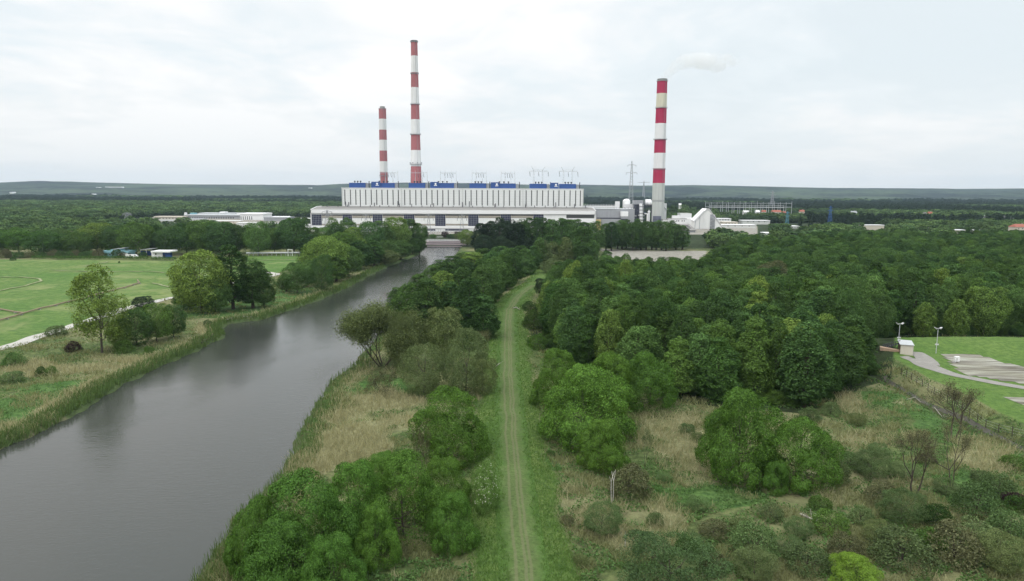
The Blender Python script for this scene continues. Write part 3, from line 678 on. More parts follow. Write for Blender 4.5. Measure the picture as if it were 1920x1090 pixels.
def chimney(label, px, px_b, Yd, ytop, wt, wb, yb_ref, bands, rings, cap, flare=0.0):
    base = P(px_b, 420, Yd); k = 1/FPX
    ztop = Z(px, ytop, Yd); c = thing('chimney', label, 'chimney', (base.x, Yd, -0.3), group='striped power station chimneys')
    sc = (P(px+1, ytop, Yd).x-P(px, ytop, Yd).x)
    rt, rb = wt*sc/2, wb*sc/2; zref = Z(px_b, yb_ref, Yd)
    def rad(z): return rt+(rb-rt)*(ztop-z)/(ztop-zref)*(1+flare*(ztop-z)/(ztop-zref))/(1+flare)
    bl = [(Z(px, y1, Yd)+0.3, col) for (y1, col) in bands]
    prof = [(rad(z), z+0.3) for z in np.linspace(-0.3, ztop-cap[1], 26)]
    MB().lathe([(r, z) for r, z in prof], n=40, cap=False).obj('shaft', band_mat(label.split()[0]+'_chimney_bands', bl), c, smooth=True)
    zt = ztop+0.3; r = cap[0]
    MB().lathe([(rad(ztop)*1.0, zt-cap[1]-0.02), (rad(ztop)*1.0, zt-cap[1]+0.01), (rad(ztop)*r, zt-cap[1]+0.03), (rad(ztop)*r, zt-0.4), (rad(ztop)*r*1.08, zt-0.4), (rad(ztop)*r*1.08, zt), (rad(ztop)*r*0.8, zt), (rad(ztop)*r*0.8, zt-2)], n=32, cap=True).obj('cap', cap[2], c, smooth=False)
    for y, ext, full in rings:
        z = Z(px, y, Yd)+0.3; r = rad(z-0.3)
        p = MB().lathe([(r+0.02, z-0.5), (r+ext, z-0.2), (r+ext, z+0.2), (r+0.02, z+0.2)], n=32, cap=False).obj('platform', GREYM, c)
        m2 = MB()
        for i in range(20):
            a = 2*math.pi*i/20; m2.tube(((r+ext-0.1)*math.cos(a), (r+ext-0.1)*math.sin(a), z), ((r+ext-0.1)*math.cos(a), (r+ext-0.1)*math.sin(a), z+(2.6 if full else 1.2)), 0.09, n=4)
        zz_ = z+1.2
        m2.lathe([(r+ext-0.18, zz_-0.08), (r+ext-0.02, zz_-0.08), (r+ext-0.02, zz_+0.08), (r+ext-0.18, zz_+0.08)], n=24, cap=False)
        m2.obj('railing', GREYM, p)
        if full:
            m2 = MB()
            for i in range(8):
                a = 2*math.pi*(i+0.5)/8; q = r+ext-0.3; m2.box(q*math.cos(a)-0.5, q*math.cos(a)+0.5, q*math.sin(a)-0.5, q*math.sin(a)+0.5, z+1.6, z+2.9)
            m2.obj('warning_lights', GREYM, p)
    m2 = MB(); nseg = 12
    for i in range(nseg):
        za, zb = ztop*i/nseg, ztop*(i+1)/nseg
        for d in (-0.3, 0.3): m2.tube((d+rad(za)*0.5, -math.sqrt(0.75)*rad(za)-0.35, za), (d+rad(zb)*0.5, -math.sqrt(0.75)*rad(zb)-0.35, zb), 0.07, n=3)
    m2.obj('ladder', GREYM, c)
    return c
R1 = (0.40, 0.145, 0.155); W1 = (0.78, 0.78, 0.78); R2 = (0.42, 0.030, 0.085)
chimney('tallest red and white striped chimney rising behind the boiler house', 776.3, 781.5, 936, 76.5, 12.2, 20.5, 340,
        [(500, R1), (313, W1), (283.6, R1), (253.5, W1), (225, R1), (196, W1), (166, R1), (138, W1), (106.6, R1)],
        [(79, 0.9, 0), (138.5, 0.9, 0), (196, 1.0, 0), (252.5, 1.3, 0), (309, 1.6, 1)], (1.0, 1.2, DARKM), 0.25)
chimney('shortest faded red and white striped chimney left of the tallest one', 718.3, 721.5, 1256, 200, 13.6, 14.8, 340,
        [(500, R1), (323, W1), (303, R1), (284, W1), (264, R1), (244, W1), (224, R1)], [(205, 0.35, 0), (330, 1.0, 0)], (0.68, 3.6, CONC))
chimney('freestanding crimson and white striped chimney on a grey base with white smoke', 1238.6, 1232.5, 973, 148.5, 18.8, 24.5, 415,
        [(500, (0.52, 0.54, 0.51)), (344.5, R2), (317, W1), (288, R2), (262, W1), (232.5, R2), (203, (0.66, 0.63, 0.50)), (176.5, R2)],
        [(152.5, 0.8, 0), (203, 1.0, 0), (262, 1.6, 0), (317.5, 0.9, 0), (377, 0.35, 0)], (0.93, 3.0, CONC))
# ================================================================== PLANT YARD, right of the hall
Y1 = 835.0; Y2 = 900.0
def building(name, label, cat, parts, group=None):
    """parts: (part name, px0, px1, py0, py1, Y, depth, material); walls reach the ground unless py1 is given as a number"""
    t = thing(name, label, cat, group=group)
    for p in parts:
        nm, a, b, y0, y1, Y, d, m = p[:8]
        mb = MB()
        if y1 is None: PB(mb, a, b, y0, y0, Y, d, zmin=-0.3)
        else: PB(mb, a, b, y0, y1, Y, d)
        mb.obj(nm, m, t)
    return t
def windows(t, px, y0, y1, Y, w, mat=None):
    for u in px:
        mb = MB(); PB(mb, u-w/2, u+w/2, y0, y1, Y-0.1, 0.25); mb.obj('window', mat or DARKW, t)
t = building('switchgear_hall', 'long grey metal hall joining the white turbine hall to the filter towers', 'industrial hall',
    [('wall', 1118.5, 1190, 392.6, None, 842, 30, GREYM), ('roof', 1118, 1191, 391.9, 392.6, 841.6, 31, STEELM), ('base_strip', 1118.6, 1165, 408.5, 411, 841.8, 0.15, DARKM), ('annex', 1127.5, 1164, 411.2, None, 836, 5.5, GREYM)])
t = building('stair_block', 'ochre rendered stair block squeezed beside the end of the turbine hall', 'building',
    [('wall', 1118.4, 1126.8, 411.5, None, 828, 10, YELLOWB), ('roof', 1118.2, 1127, 411.0, 411.5, 827.9, 10.3, CONC)])
windows(t, (1122.5,), 416, 418, 828, 2.4); windows(t, (1122.5,), 421, 423, 828, 2.4); windows(t, (1122.5,), 426, 428, 828, 2.4)
t = building('transfer_tower', 'white boxy transfer tower with a grey lower floor in front of the filter plant', 'tower',
    [('wall', 1165, 1178, 397, 406, 832, 9, WHITE2), ('lower_floor', 1165.4, 1177.6, 406, 410.6, 832.4, 8, GREYM), ('undercroft', 1166, 1177, 410.6, None, 833, 6, DARKM)])
t = building('low_pipe_rack', 'long white pipe rack behind the grey metal hall', 'pipe rack',
    [('pipe_deck', 1094, 1154, 386.2, 390.0, 900, 6, WHITE2), ('rail', 1094, 1154, 384.4, 384.9, 903, 0.5, STEELM)])
for u in range(1097, 1154, 5):
    mb = MB(); a = P(u, 388, 905); mb.box(a.x-0.2, a.x+0.2, 905, 905.4, -0.3, a.z+3.5); mb.obj('post', STEELM, t)
# absorber with domed head
t = thing('absorber_tower', 'white absorber tower with a rounded head on a dark steel frame', 'tower')
a = P(1174.8, 376, 905); rr_ = 7.0*905/FPX
MB().lathe([(rr_, 5), (rr_, a.z-1)]+[(rr_*math.cos(q), a.z-1+rr_*0.62*math.sin(q)) for q in np.linspace(0.15, 1.45, 8)], a.x, 905, 28).obj('vessel', WHITE, t, smooth=True)
mb = MB(); PB(mb, 1171, 1189, 383, 391, 893, 8, None); mb.obj('head_box', WHITE2, t)
mb = MB(); PB(mb, 1154.6, 1162, 378, 391, 893, 6, None); mb.obj('side_box', WHITE2, t)
mb = MB()
for u in (1156, 1161, 1166, 1172, 1178, 1184, 1188):
    q = P(u, 390, 892); mb.box(q.x-0.5, q.x+0.5, 892, 892.9, -0.3, q.z)
for y in (393, 399, 405): q = P(1156, y, 892); q2 = P(1188, y, 892); mb.box(q.x, q2.x, 891.2, 891.9, q.z-0.4, q.z+0.4)
mb.obj('frame', DARKM, t)
# filter plant: boxes, ducts, steelwork
t = thing('filter_plant', 'jumble of grey casings, dark steel frames and a round white duct beside the crimson chimney', 'industrial plant')
mb = MB(); PB(mb, 1189.3, 1206.5, 376, 383.5, 880, 14, None); mb.obj('casing', GREYM, t)
mb = MB(); PB(mb, 1190, 1199.5, 383.6, 420, 884, 10, None); mb.obj('lower_casing', TANK, t)
rg = random.Random(12)
mb = MB()
for u in (1189.5, 1192.5, 1196, 1199.6, 1208, 1211, 1215, 1219, 1222): q = P(u, 384, 878); mb.box(q.x-0.4, q.x+0.4, 878, 878.8, -0.3, q.z)
for y in np.arange(385, 416, 3.4):
    q = P(1189.5, y, 877); q2 = P(1222, y, 877); mb.box(q.x, q2.x, 877, 877.8, q.z-0.25, q.z+0.25)
for k in range(26):
    u = rg.uniform(1189, 1220); y = rg.uniform(384, 412); q = P(u, y, 878); q2 = P(u+rg.uniform(2, 5), y+rg.choice((-3, 3)), 878); mb.tube((q.x, 877.4, q.z), (q2.x, 877.4, q2.z), 0.25, n=4)
mb.obj('steel_frame', DARKM, t)
for k in range(9):
    u = rg.uniform(1190, 1217); y = rg.uniform(388, 410); mb = MB(); PB(mb, u, u+rg.uniform(1.5, 3.5), y, y+rg.uniform(1.5, 3), 876, 3, None); mb.obj('equipment_box', rg.choice((GREYM, WHITE2, TANK)), t)
a = P(1215, 380, 884); MB().tube((a.x-3.5, 884, a.z), (a.x+3.5, 884, a.z), 4.0, n=20).obj('round_duct', WHITE2, t, smooth=False)
a = P(1217.5, 380, 880); MB().lathe([(3.6*math.cos(q), a.z+3.9*math.sin(q)) for q in np.linspace(-1.4, 1.4, 11)], a.x, 880, 20).obj('duct_elbow', WHITE2, t, smooth=True)
st_ = thing('stair_tower', 'narrow white stair tower with dark landings in front of the filter plant', 'tower')
for k in range(6):
    y0 = 382+k*6.3; mb = MB(); PB(mb, 1199.8, 1204.2, y0, y0+5.4, 868, 4, None); mb.obj('stair_flight', WHITE2, st_)
    mb = MB(); PB(mb, 1199.4, 1206, y0+5.4, y0+6.3, 867.7, 5, None); mb.obj('landing', DARKM, st_)
mb = MB(); PB(mb, 1204.8, 1205.6, 384, 420, 868, 0.8, None); mb.obj('post', WHITE2, st_)
pt = thing('white_vent_pipe', 'thick white vent pipes with a side branch beside the foot of the crimson chimney', 'pipes')
a = P(1217, 394, 866); MB().lathe([(1.1, -0.3), (1.1, a.z-3), (1.7, a.z-3), (1.7, a.z-1.5), (0.6, a.z-1.2), (0.6, a.z-0.2), (1.3, a.z)], a.x, 866, 14).obj('pipe', WHITE2, pt)
a = P(1213.8, 402, 864); MB().lathe([(0.75, -0.3), (0.75, a.z)], a.x, 864, 12).obj('pipe', WHITE2, pt)
q = P(1208.5, 402, 864); MB().tube((q.x, 864, a.z+0.5), (a.x+0.7, 864, a.z+0.5), 0.55, n=8).obj('branch_pipe', WHITE2, pt)
a = P(1232, 412, 955); MB().lathe([(5.4, -0.3), (5.4, P(1232, 405, 955).z-0.4), (5.7, P(1232, 405, 955).z-0.4), (5.7, P(1232, 405, 955).z), (0.2, P(1232, 404.4, 955).z)], P(1232, 405, 950).x, 950, 24)
t = thing('storage_tank', 'slate grey ribbed tank at the foot of the crimson and white chimney', 'tank')
zt_ = P(1232, 405.5, 950).z; xx = P(1232, 405, 950).x; MB().lathe([(5.6, -0.3), (5.6, zt_)], xx, 950, 28).obj('shell', TANK, t)
mb = MB()
for z_ in (zt_*0.35, zt_*0.7, zt_-0.2): mb.lathe([(5.63, z_-0.15), (5.85, z_), (5.63, z_+0.15)], xx, 950, 28, False)
mb.obj('stiffener_ring', DARKM, t)
t = building('chimney_annex', 'tall pale slab with a sloping dark duct behind the chimney foot', 'building', [('wall', 1243.6, 1250.2, 381.5, None, 985, 14, WCH)])
mb = MB(); a = P(1243.5, 388, 984); b = P(1251, 394, 984); mb.tube((a.x, 984, a.z), (b.x, 984, b.z), 0.6, n=6); mb.obj('duct', GREYM, t)
t = building('pump_house', 'low white pump house right of the chimney foot', 'building', [('wall', 1243.5, 1254, 412.6, None, 940, 10, WHITE2), ('roof', 1243.2, 1254.6, 411.6, 412.6, 939.7, 11, CONC), ('stair', 1254.6, 1255.8, 410.5, None, 939, 2, DARKM)])
t = building('control_building', 'white flat roofed control building with a row of small dark windows', 'building',
    [('wall', 1256, 1288, 411, None, 930, 16, WHITE2), ('roof', 1255.5, 1288.5, 410.2, 411, 929.6, 17, CONC), ('roof_block', 1262, 1276, 404.8, 410.2, 936, 8, WHITE2), ('parapet', 1288, 1303, 409.5, None, 934, 14, WHITE2)])
windows(t, (1261, 1263.5, 1269, 1272.5, 1279, 1283), 413.4, 415.6, 930, 1.8)
t = building('white_block', 'plain white block standing behind the control building', 'building', [('wall', 1276, 1297, 401, None, 962, 18, WHITE2), ('roof', 1275.6, 1297.4, 400.4, 401, 961.7, 19, PALE)])
# workshop with grey pitched roof
t = thing('workshop', 'low workshop with a broad shallow grey roof behind the round clump of poplars', 'building')
Yw = 800; xa, xb = X(1252, 430, Yw), X(1304, 430, Yw); z0 = Z(1275, 431.5, Yw); z1 = Z(1275, 420, Yw+34)
MB().box(xa, xb, Yw, Yw+34, -0.3, z0-0.2).obj('wall', GREYM, t)
MB().add([(xa-1, Yw-1, z0), (xb+1, Yw-1, z0), (xb+1, Yw+34, z1), (xa+6, Yw+34, z1), (xa-1, Yw-1, z0-0.5), (xb+1, Yw-1, z0-0.5), (xb+1, Yw+34, z0-0.5), (xa+6, Yw+34, z0-0.5)],
         [[0, 1, 2, 3], [0, 4, 5, 1], [1, 5, 6, 2], [3, 2, 6, 7], [0, 3, 7, 4], [4, 7, 6, 5]]).obj('roof', ROOFG, t)
for k in range(3):
    mb = MB(); a, b = X(1288+k*3, 428, Yw), X(1300, 428, Yw); f = 0.25+0.2*k; mb.box(a, b, Yw+34*f, Yw+34*f+1.2, z0+(z1-z0)*f, z0+(z1-z0)*f+0.8); mb.obj('skylight', DARKM, t)
# gypsum store: steep A-frame with a glazed stair strip
t = thing('gypsum_store', 'huge steep gabled white store with a zigzag stair up its end wall', 'storage hall')
Yg = 880
def pz(u, y, Y=Yg): q = P(u, y, Y); return (q.x, q.z)
foot = -0.3
apL, apR = pz(1325, 392.6), pz(1329.5, 393)
ol = [(pz(1303, 421)[0], foot), pz(1303, 414), apL, apR, pz(1355.5, 428), (pz(1355.5, 428)[0], foot)]
ol = ol[::-1] if False else [ol[0], ol[5], ol[4], ol[3], ol[2], ol[1]]
MB().prism_y(ol, Yg, Yg+20).obj('wall', WHITE, t)
mb = MB()
for (p, q) in ((pz(1302.4, 413.2), (apL[0], apL[1]+0.9)), ((apL[0], apL[1]+0.9), (apR[0], apR[1]+0.9)), ((apR[0], apR[1]+0.9), pz(1356.2, 427.2))):
    mb.add([(p[0], Yg-1.2, p[1]), (q[0], Yg-1.2, q[1]), (q[0], Yg+20.5, q[1]), (p[0], Yg+20.5, p[1]), (p[0], Yg-1.2, p[1]-0.7), (q[0], Yg-1.2, q[1]-0.7), (q[0], Yg+20.5, q[1]-0.7), (p[0], Yg+20.5, p[1]-0.7)],
           [[0, 1, 2, 3], [4, 7, 6, 5], [0, 4, 5, 1], [3, 2, 6, 7], [0, 3, 7, 4], [1, 5, 6, 2]])
mb.obj('roof', WHITE2, t)
mb = MB(); sx0, sx1 = pz(1331.5, 410)[0], pz(1340.5, 410)[0]; mb.box(sx0, sx1, Yg-0.45, Yg-0.02, foot, pz(1336, 402.5)[1]); mb.obj('stair_strip', GREYM, t)
mb = MB(); zz_ = 1.0; k = 0
while zz_ < pz(1336, 404)[1]-2.5:
    a, b = (sx0, sx1) if k % 2 else (sx1, sx0); mb.tube((a, Yg-1.6, zz_), (b, Yg-1.6, zz_+2.6), 0.32, n=4); mb.box(min(a, b), max(a, b), Yg-2.1, Yg-1.2, zz_-0.1, zz_+0.1); zz_ += 3.0; k += 1
mb.obj('outside_stair', STEELM, t)
t = thing('inclined_conveyor', 'white inclined conveyor gallery running down from the steep gabled store', 'conveyor')
a = P(1322, 396, Yg-14); b = P(1302, 416, Yg-30); mb = MB(); mb.tube((a.x, Yg-5, a.z), (b.x, Yg-22, b.z), 2.2, n=4); mb.obj('gallery', WHITE2, t)
for f in (0.3, 0.75):
    q = Vector((a.x, Yg-5, a.z)).lerp(Vector((b.x, Yg-22, b.z)), f); mb = MB(); mb.tube((q.x, q.y, -0.3), (q.x, q.y, q.z-1.5), 0.5, n=5); mb.obj('support_leg', STEELM, t)
for i, (a, b, y0, Y, lab) in enumerate(((1345, 1371, 410, 990, 'long low white shed directly behind the steep gabled store'), (1356, 1384, 416.5, 960, 'cream shed with a pale bright roof right of the steep gabled store'), (1392, 1444, 413.5, 1010, 'long pinkish white warehouse beyond the gabled store'), (1352, 1418, 421.5, 905, 'long pale shed at the tree edge right of the gabled store'), (1478, 1499, 424, 905, 'small pale shed right of the nearer blue pylon'), (1437, 1452, 437, 700, 'low pale shelter half hidden in the trees below the blue pylon'))):
    m = (WHITE2, CREAM, PALE, PALE, PALE, PALE)[i]
    t = building('warehouse', lab, 'warehouse', [('wall', a, b, y0+1.0, None, Y, 16, m), ('roof', a-0.5, b+0.5, y0, y0+1.0, Y-0.6, 17.5, (WHITE2, CREAM, WHITE2, WHITE2, WHITE2, WHITE2)[i])], group='sheds beyond the wood')
    windows(t, [a+(b-a)*f for f in (0.2, 0.4, 0.6, 0.8)], y0+2.0, y0+3.2, Y, 2.0)
# ------------------------------------------------------------------ weir and kiosk at the head of the river
t = thing('stepped_weir', 'reddish stepped concrete weir closing the river below the turbine hall', 'weir')
yh = flat(830, 463, WZ)[1]
xa, xb = P(795, 460, yh).x, P(868, 460, yh).x
for k, (d0, h) in enumerate(((0, 0.0), (7, 1.1), (16, 2.2), (26, 3.0))):
    MB().box(xa-2*k, xb+2*k, yh+d0-1.5, yh+d0+9.5, -3, WZ+0.5+h).obj('step', PINKC if k < 3 else CONC, t)
    MB().box(xa+1, xb-1, yh+d0-1.75, yh+d0-1.52, WZ+0.0+h-0.5*(k > 0), WZ+0.32+h).obj('dark_opening', DARKM, t)
mb = MB()
for k in range(14): u = xa+(xb-xa)*k/13; mb.box(u-0.07, u+0.07, yh+26, yh+26.14, WZ+3.5, WZ+4.6)
mb.box(xa, xb, yh+26, yh+26.14, WZ+4.5, WZ+4.65); mb.obj('railing', STEELM, t)
Yk = 690
t = building('gate_kiosk', 'little white kiosk with two dark windows above the weir', 'kiosk', [('wall', 819, 830, 445.2, None, Yk, 4, WHITE2), ('roof', 818.6, 830.4, 444.6, 445.2, Yk-0.3, 4.6, CONC)])
windows(t, (822, 827), 446.4, 448.2, Yk, 1.6)
# a row of frames and transformer posts before the hall
t = thing('transformer_yard', 'cluster of pale grey busbar frames before the ground floor of the hall', 'switchgear')
rg = random.Random(3)
for k in range(9):
    u = 808+k*4.6; a = P(u, 438, 745); mb = MB(); mb.tube((a.x, 745, -0.3), (a.x, 745, P(u, 431, 745).z+rg.uniform(-1, 1)), 0.25, n=5); mb.tube((a.x-1.4, 745, P(u, 433, 745).z), (a.x+1.4, 745, P(u, 433, 745).z), 0.2, n=4)
    mb.obj('busbar_post', STEELM, t)
# ------------------------------------------------------------------ pylons and masts
def pylon(label, px, py_top, Y, w, arms, mat, group='lattice power pylons', thick=0.22, cat='pylon'):
    a = P(px, py_top, Y); g = Hs(a.x, Y); Ht = a.z-g
    t = thing('pylon', label, cat, (a.x, Y, g), group=group)
    m = MB(); hw = w/2
    def leg(z): return hw*(1-z/Ht)**0.8*0.92+hw*0.08
    n = max(6, int(Ht/4.5)); zs = np.linspace(-0.5, Ht, n+1)
    for sx in (-1, 1):
        for sy in (-1, 1):
            for i in range(n):
                r0, r1 = leg(max(0, zs[i])), leg(zs[i+1]); m.tube((sx*r0, sy*r0, zs[i]), (sx*r1, sy*r1, zs[i+1]), thick, n=3)
    for i in range(n):
        r0, r1 = leg(max(0, zs[i])), leg(zs[i+1])
        for sy in (-1, 1):
            m.tube((-r0, sy*r0, zs[i]), (r1, sy*r1, zs[i+1]), thick*0.55, n=3); m.tube((r0, sy*r0, zs[i]), (-r1, sy*r1, zs[i+1]), thick*0.55, n=3)
            m.tube((sy*r0, -r0, zs[i]), (sy*r1, r1, zs[i+1]), thick*0.55, n=3)
    m.obj('tower', mat, t)
    for z_, L in arms:
        mm = MB(); zz_ = Ht*z_; r = leg(zz_)
        for s in (-1, 1):
            mm.tube((s*r, 0, zz_+1.2), (s*L, 0, zz_), thick*0.9, n=4); mm.tube((s*r, 0, zz_), (s*L, 0, zz_), thick*0.9, n=4)
        ao = mm.obj('crossarm', mat, t)
        for s in (-1, 1):
            mi = MB(); mi.tube((s*L*0.98, 0, zz_), (s*L*0.98, 0, zz_-2.6), 0.2, n=5); mi.obj('insulator', DARKM, ao)
    return t
pylon('tall grey lattice pylon left of the crimson chimney, its top against the sky', 1185, 302, 1150, 9, ((0.93, 7), (0.80, 9)), GREYM, thick=0.24)
pylon('small distant pylon whose wide crossarm shows just above the wooded ridge', 1207.5, 339.5, 3300, 12, ((0.92, 28),), GREYM, thick=0.7)
pylon('bright blue pylon far right beyond the green wood, the more distant one', 1558, 386, 1000, 5, ((0.9, 3), (0.75, 4)), BLUEP, thick=0.22)
pylon('teal blue pylon rising from the treetops, nearest of the two blue ones', 1477, 397, 800, 4.5, ((0.93, 2.5), (0.8, 3)), paint('teal_paint', (0.10, 0.27, 0.34), 0.6), thick=0.22)
pylon('grey pylon in front of the left end of the turbine hall', 613, 394, 700, 7, ((0.93, 5), (0.8, 6), (0.68, 5)), GREYM, thick=0.18)
pylon('faint grey pylon standing in the wooded plain at far left', 50, 398, 1000, 10, ((0.92, 7), (0.8, 9), (0.68, 7)), GREYM, thick=0.3)
pylon('faint grey pylon above the woods left of the pale factory', 238, 399, 950, 8, ((0.92, 6), (0.78, 7)), GREYM, thick=0.25)
pylon('hair thin grey pylon on the slope above the substation', 1449, 358, 1700, 9, ((0.92, 7), (0.8, 9), (0.68, 7)), GREYM, thick=0.35)
for u, lab in ((686, 'between the second and third glazed bays'), (803.5, 'right of the fourth glazed bay'), (866, 'left of the sixth glazed bay')):
    pylon('thin grey line pylon before the turbine hall, '+lab, u, 402, 740, 5, ((0.93, 4), (0.8, 5)), GREYM, thick=0.12)
# substation: long pale portal frames
t = thing('substation', 'wide rows of pale grey substation portal frames behind the gabled store', 'substation')
for (a, b, y0, y1, Y, n) in ((1323, 1485, 379.5, 392, 1330, 15), (1330, 1470, 384, 393, 1250, 13)):
    for k in range(n+1):
        u = a+(b-a)*k/n; q = P(u, y0-(1.8 if k % 3 == 0 else 0), Y); z0 = Hs(q.x, Y); mb = MB(); mb.tube((q.x, Y, z0), (q.x, Y, q.z), 0.5, 0.32, n=4); mb.obj('post', STEELM, t)
    q0, q1 = P(a, y0+1.3, Y), P(b, y0+1.3+(b-a)*0.005, Y)
    mb = MB(); mb.tube((q0.x, Y, q0.z), (q1.x, Y, q1.z), 0.4, n=4); mb.obj('beam', STEELM, t)
    q0, q1 = P(a, y1-4, Y), P(b, y1-4+(b-a)*0.005, Y)
    mb = MB(); mb.tube((q0.x, Y, q0.z), (q1.x, Y, q1.z), 0.5, n=4); mb.obj('beam', STEELM, t)
# ------------------------------------------------------------------ village houses, right
def house(name, label, px, py, w_px, roofm, wallm, Y, h=4.0, rh=3.0, group='village houses beyond the wood', hip=False, rz=0.0):
    a = P(px, py, Y); sc = Y/FPX*w_px; g = a.z - 0.0
    t = thing(name, label, 'house', (a.x, Y, g), rz, group=group); L = sc/2; D = min(5.5, L)
    MB().box(-L, L, -D, D, -g-0.3, h).obj('wall', wallm, t)
    ov = 0.5; k = L*0.35 if hip else 0
    mb = MB().add([(-L-ov, -D-ov, h+0.01), (L+ov, -D-ov, h+0.01), (L+ov, D+ov, h+0.01), (-L-ov, D+ov, h+0.01), (-L-ov+k, 0, h+rh), (L+ov-k, 0, h+rh)], [[0, 1, 5, 4], [2, 3, 4, 5], [1, 2, 5], [3, 0, 4], [3, 2, 1, 0]])
    rf = mb.obj('roof', roofm, t)
    MB().box(L*0.3, L*0.3+0.9, -0.4, 0.5, h+rh*0.4, h+rh+0.9).obj('chimney', CONC, rf)
    for f in (-0.55, 0.0, 0.55): MB().box(L*f-0.5, L*f+0.5, -D-0.06, -D+0.1, 1.2, 2.5).obj('window', DARKW, t)
    return t
for i, (u, y, w, rm, wm, Y, lab) in enumerate((
    (1420, 401.5, 6, WHITE2, WHITE2, 1180, 'white gabled house leftmost in the village strip'), (1431.5, 401.5, 6.5, REDR, WHITE2, 1190, 'red roofed house with a white gable left of the long red row'),
    (1455, 401.5, 15, REDR, CREAM, 1170, 'longest red roofed house in the village strip'), (1470, 404, 5, REDR, WHITE2, 1150, 'small white house at the end of the long red roof'),
    (1503, 400.5, 8, REDR, CREAM, 1290, 'low red roofed house beyond the nearer blue pylon'), (1398, 402, 9, PALE, PALE, 1180, 'pale grey roofed house behind the white warehouse'),
    (1600, 402.8, 9, GREYM, WHITE2, 1250, 'pale house alone on the dark treeline'), (1743, 404.5, 6.5, REDR, WHITE2, 1180, 'white gabled house with a dull red roof on the dark treeline'),
    (1733, 406, 5, ROOFG, CREAM, 1180, 'small dark roofed house beside the dull red roof'), (1850, 413.5, 9, WHITE2, WHITE2, 1000, 'white shed roof at the edge of the far field'),
    (1888, 414, 14, GREYM, PALE, 1000, 'grey roofed barn near the far field'), (1910, 431.5, 26, REDR, CREAM, 760, 'large salmon red roofed house at the right edge'),
    (1275, 388, 4, WHITE2, PALE, 1350, 'smaller white house in the trees right of the chimney'))):
    house('village_house', lab, u, y, w, rm, wm, Y, 3.4, 3.2, hip=(i == 11))
for i, (a, b, y0, Y, lab) in enumerate(((1617, 1658, 422, 820, 'white flat roofed hall showing through the right-hand treetops'), (1708, 1718, 431.5, 740, 'small cream shed in the treetops left of centre right'), (1740, 1745, 427.5, 760, 'tiny white shed in the right-hand treetops'), (1776, 1810, 431, 740, 'low pale shed strip far right behind the trees'), (1830, 1842, 431.5, 740, 'short pale shed near the salmon roofed house'))):
    t = building('flat_roofed_shed', lab, 'shed', [('wall', a, b, y0+1, None, Y, 10, CREAM), ('roof', a-0.4, b+0.4, y0, y0+1, Y-0.4, 11, WHITE2)], group='pale sheds in the right-hand trees')
# ------------------------------------------------------------------ factory at left
t = building('factory', 'sprawling pale grey factory with flat roofs beyond the tree belt', 'factory',
    [('wall', 345, 460, 404.5, None, 1130, 60, GREYM), ('roof', 344.5, 460.5, 403.2, 404.5, 1129, 62, STEELM), ('upper_hall', 371, 443, 399.8, 403.2, 1160, 30, STEELM), ('plant_room', 412, 422, 397.3, 399.8, 1165, 12, WHITE2), ('roof_box', 345.5, 349, 398.8, 403.2, 1150, 4, WHITE2), ('roof_box', 356, 366, 399.4, 403.2, 1150, 8, TEAL), ('white_hall', 450, 493, 402.6, None, 1085, 40, WHITE2), ('white_roof', 444, 493.4, 400.4, 402.6, 1084, 42, WHITE2), ('lower_wing', 330, 378, 411, None, 1050, 20, WHITE2), ('wing_roof', 329.5, 378.5, 410.2, 411, 1049.5, 21, GREYM)])
windows(t, [352+4.5*k for k in range(20)], 407.5, 410, 1130, 2.4, DARKW); windows(t, [452+4*k for k in range(6)], 406, 412, 1085, 1.4, DARKW); windows(t, [334+5*k for k in range(8)], 412.5, 414.5, 1050, 2.6, DARKW)
t = building('cream_building', 'long cream building with a pale roof left of the grey factory', 'building', [('wall', 290, 346, 407.5, None, 1120, 18, CREAM), ('roof', 288, 346.5, 406, 407.5, 1119, 20, CREAM)])
windows(t, [294+6*k for k in range(8)], 408.8, 410.6, 1120, 2.5)
t = building('tented_hall', 'low grey hall with a white ridged roof right of the factory', 'hall', [('wall', 494.5, 540, 408.6, None, 1040, 30, GREYM), ('roof', 494, 540.5, 407.8, 408.6, 1039.5, 31, GREYM)])
for k in range(6):
    Yt = 1050; a = P(508+k*5.2, 407.6, Yt); b = P(513.2+k*5.2, 407.6, Yt); mb = MB(); mb.prism_y([(a.x, a.z), (b.x, a.z), ((a.x+b.x)/2, a.z+1.4)], Yt, Yt+16); mb.obj('ridge_roof', WHITE2, t)
for i, (a, b, y0, Y, m, lab) in enumerate(((403, 450, 414, 940, CREAM, 'low cream store in front of the factory'), (443, 500, 418, 900, PALE, 'pale grey yard shed in front of the white factory hall'), (452, 465, 425, 840, WHITE2, 'white cabin showing through a gap in the tree belt'), (124, 145, 443, 650, CREAM, 'cream roof showing between trees in the left belt'), (504, 545, 419, 905, PALE, 'long low shed left of the turbine hall'), (562, 584, 409.5, 860, PALE, 'pale annex touching the left end of the turbine hall'), (571, 580, 421, 800, WHITE2, 'small white round cornered hut left of the turbine hall'), (305, 312, 452, 600, WHITE2, 'white hut half hidden in the left tree belt'))):
    t = building('yard_shed', lab, 'shed', [('wall', a, b, y0+0.9, None, Y, 10, m), ('roof', a-0.4, b+0.4, y0, y0+0.9, Y-0.4, 11, WHITE2)], group='yard sheds near the factory')
    windows(t, [a+(b-a)*f for f in (0.25, 0.5, 0.75)], y0+2.2, y0+3.4, Y, 1.6)
t = thing('pipe_bridge', 'long pale elevated pipeline crossing the woods left of the factory', 'pipeline')
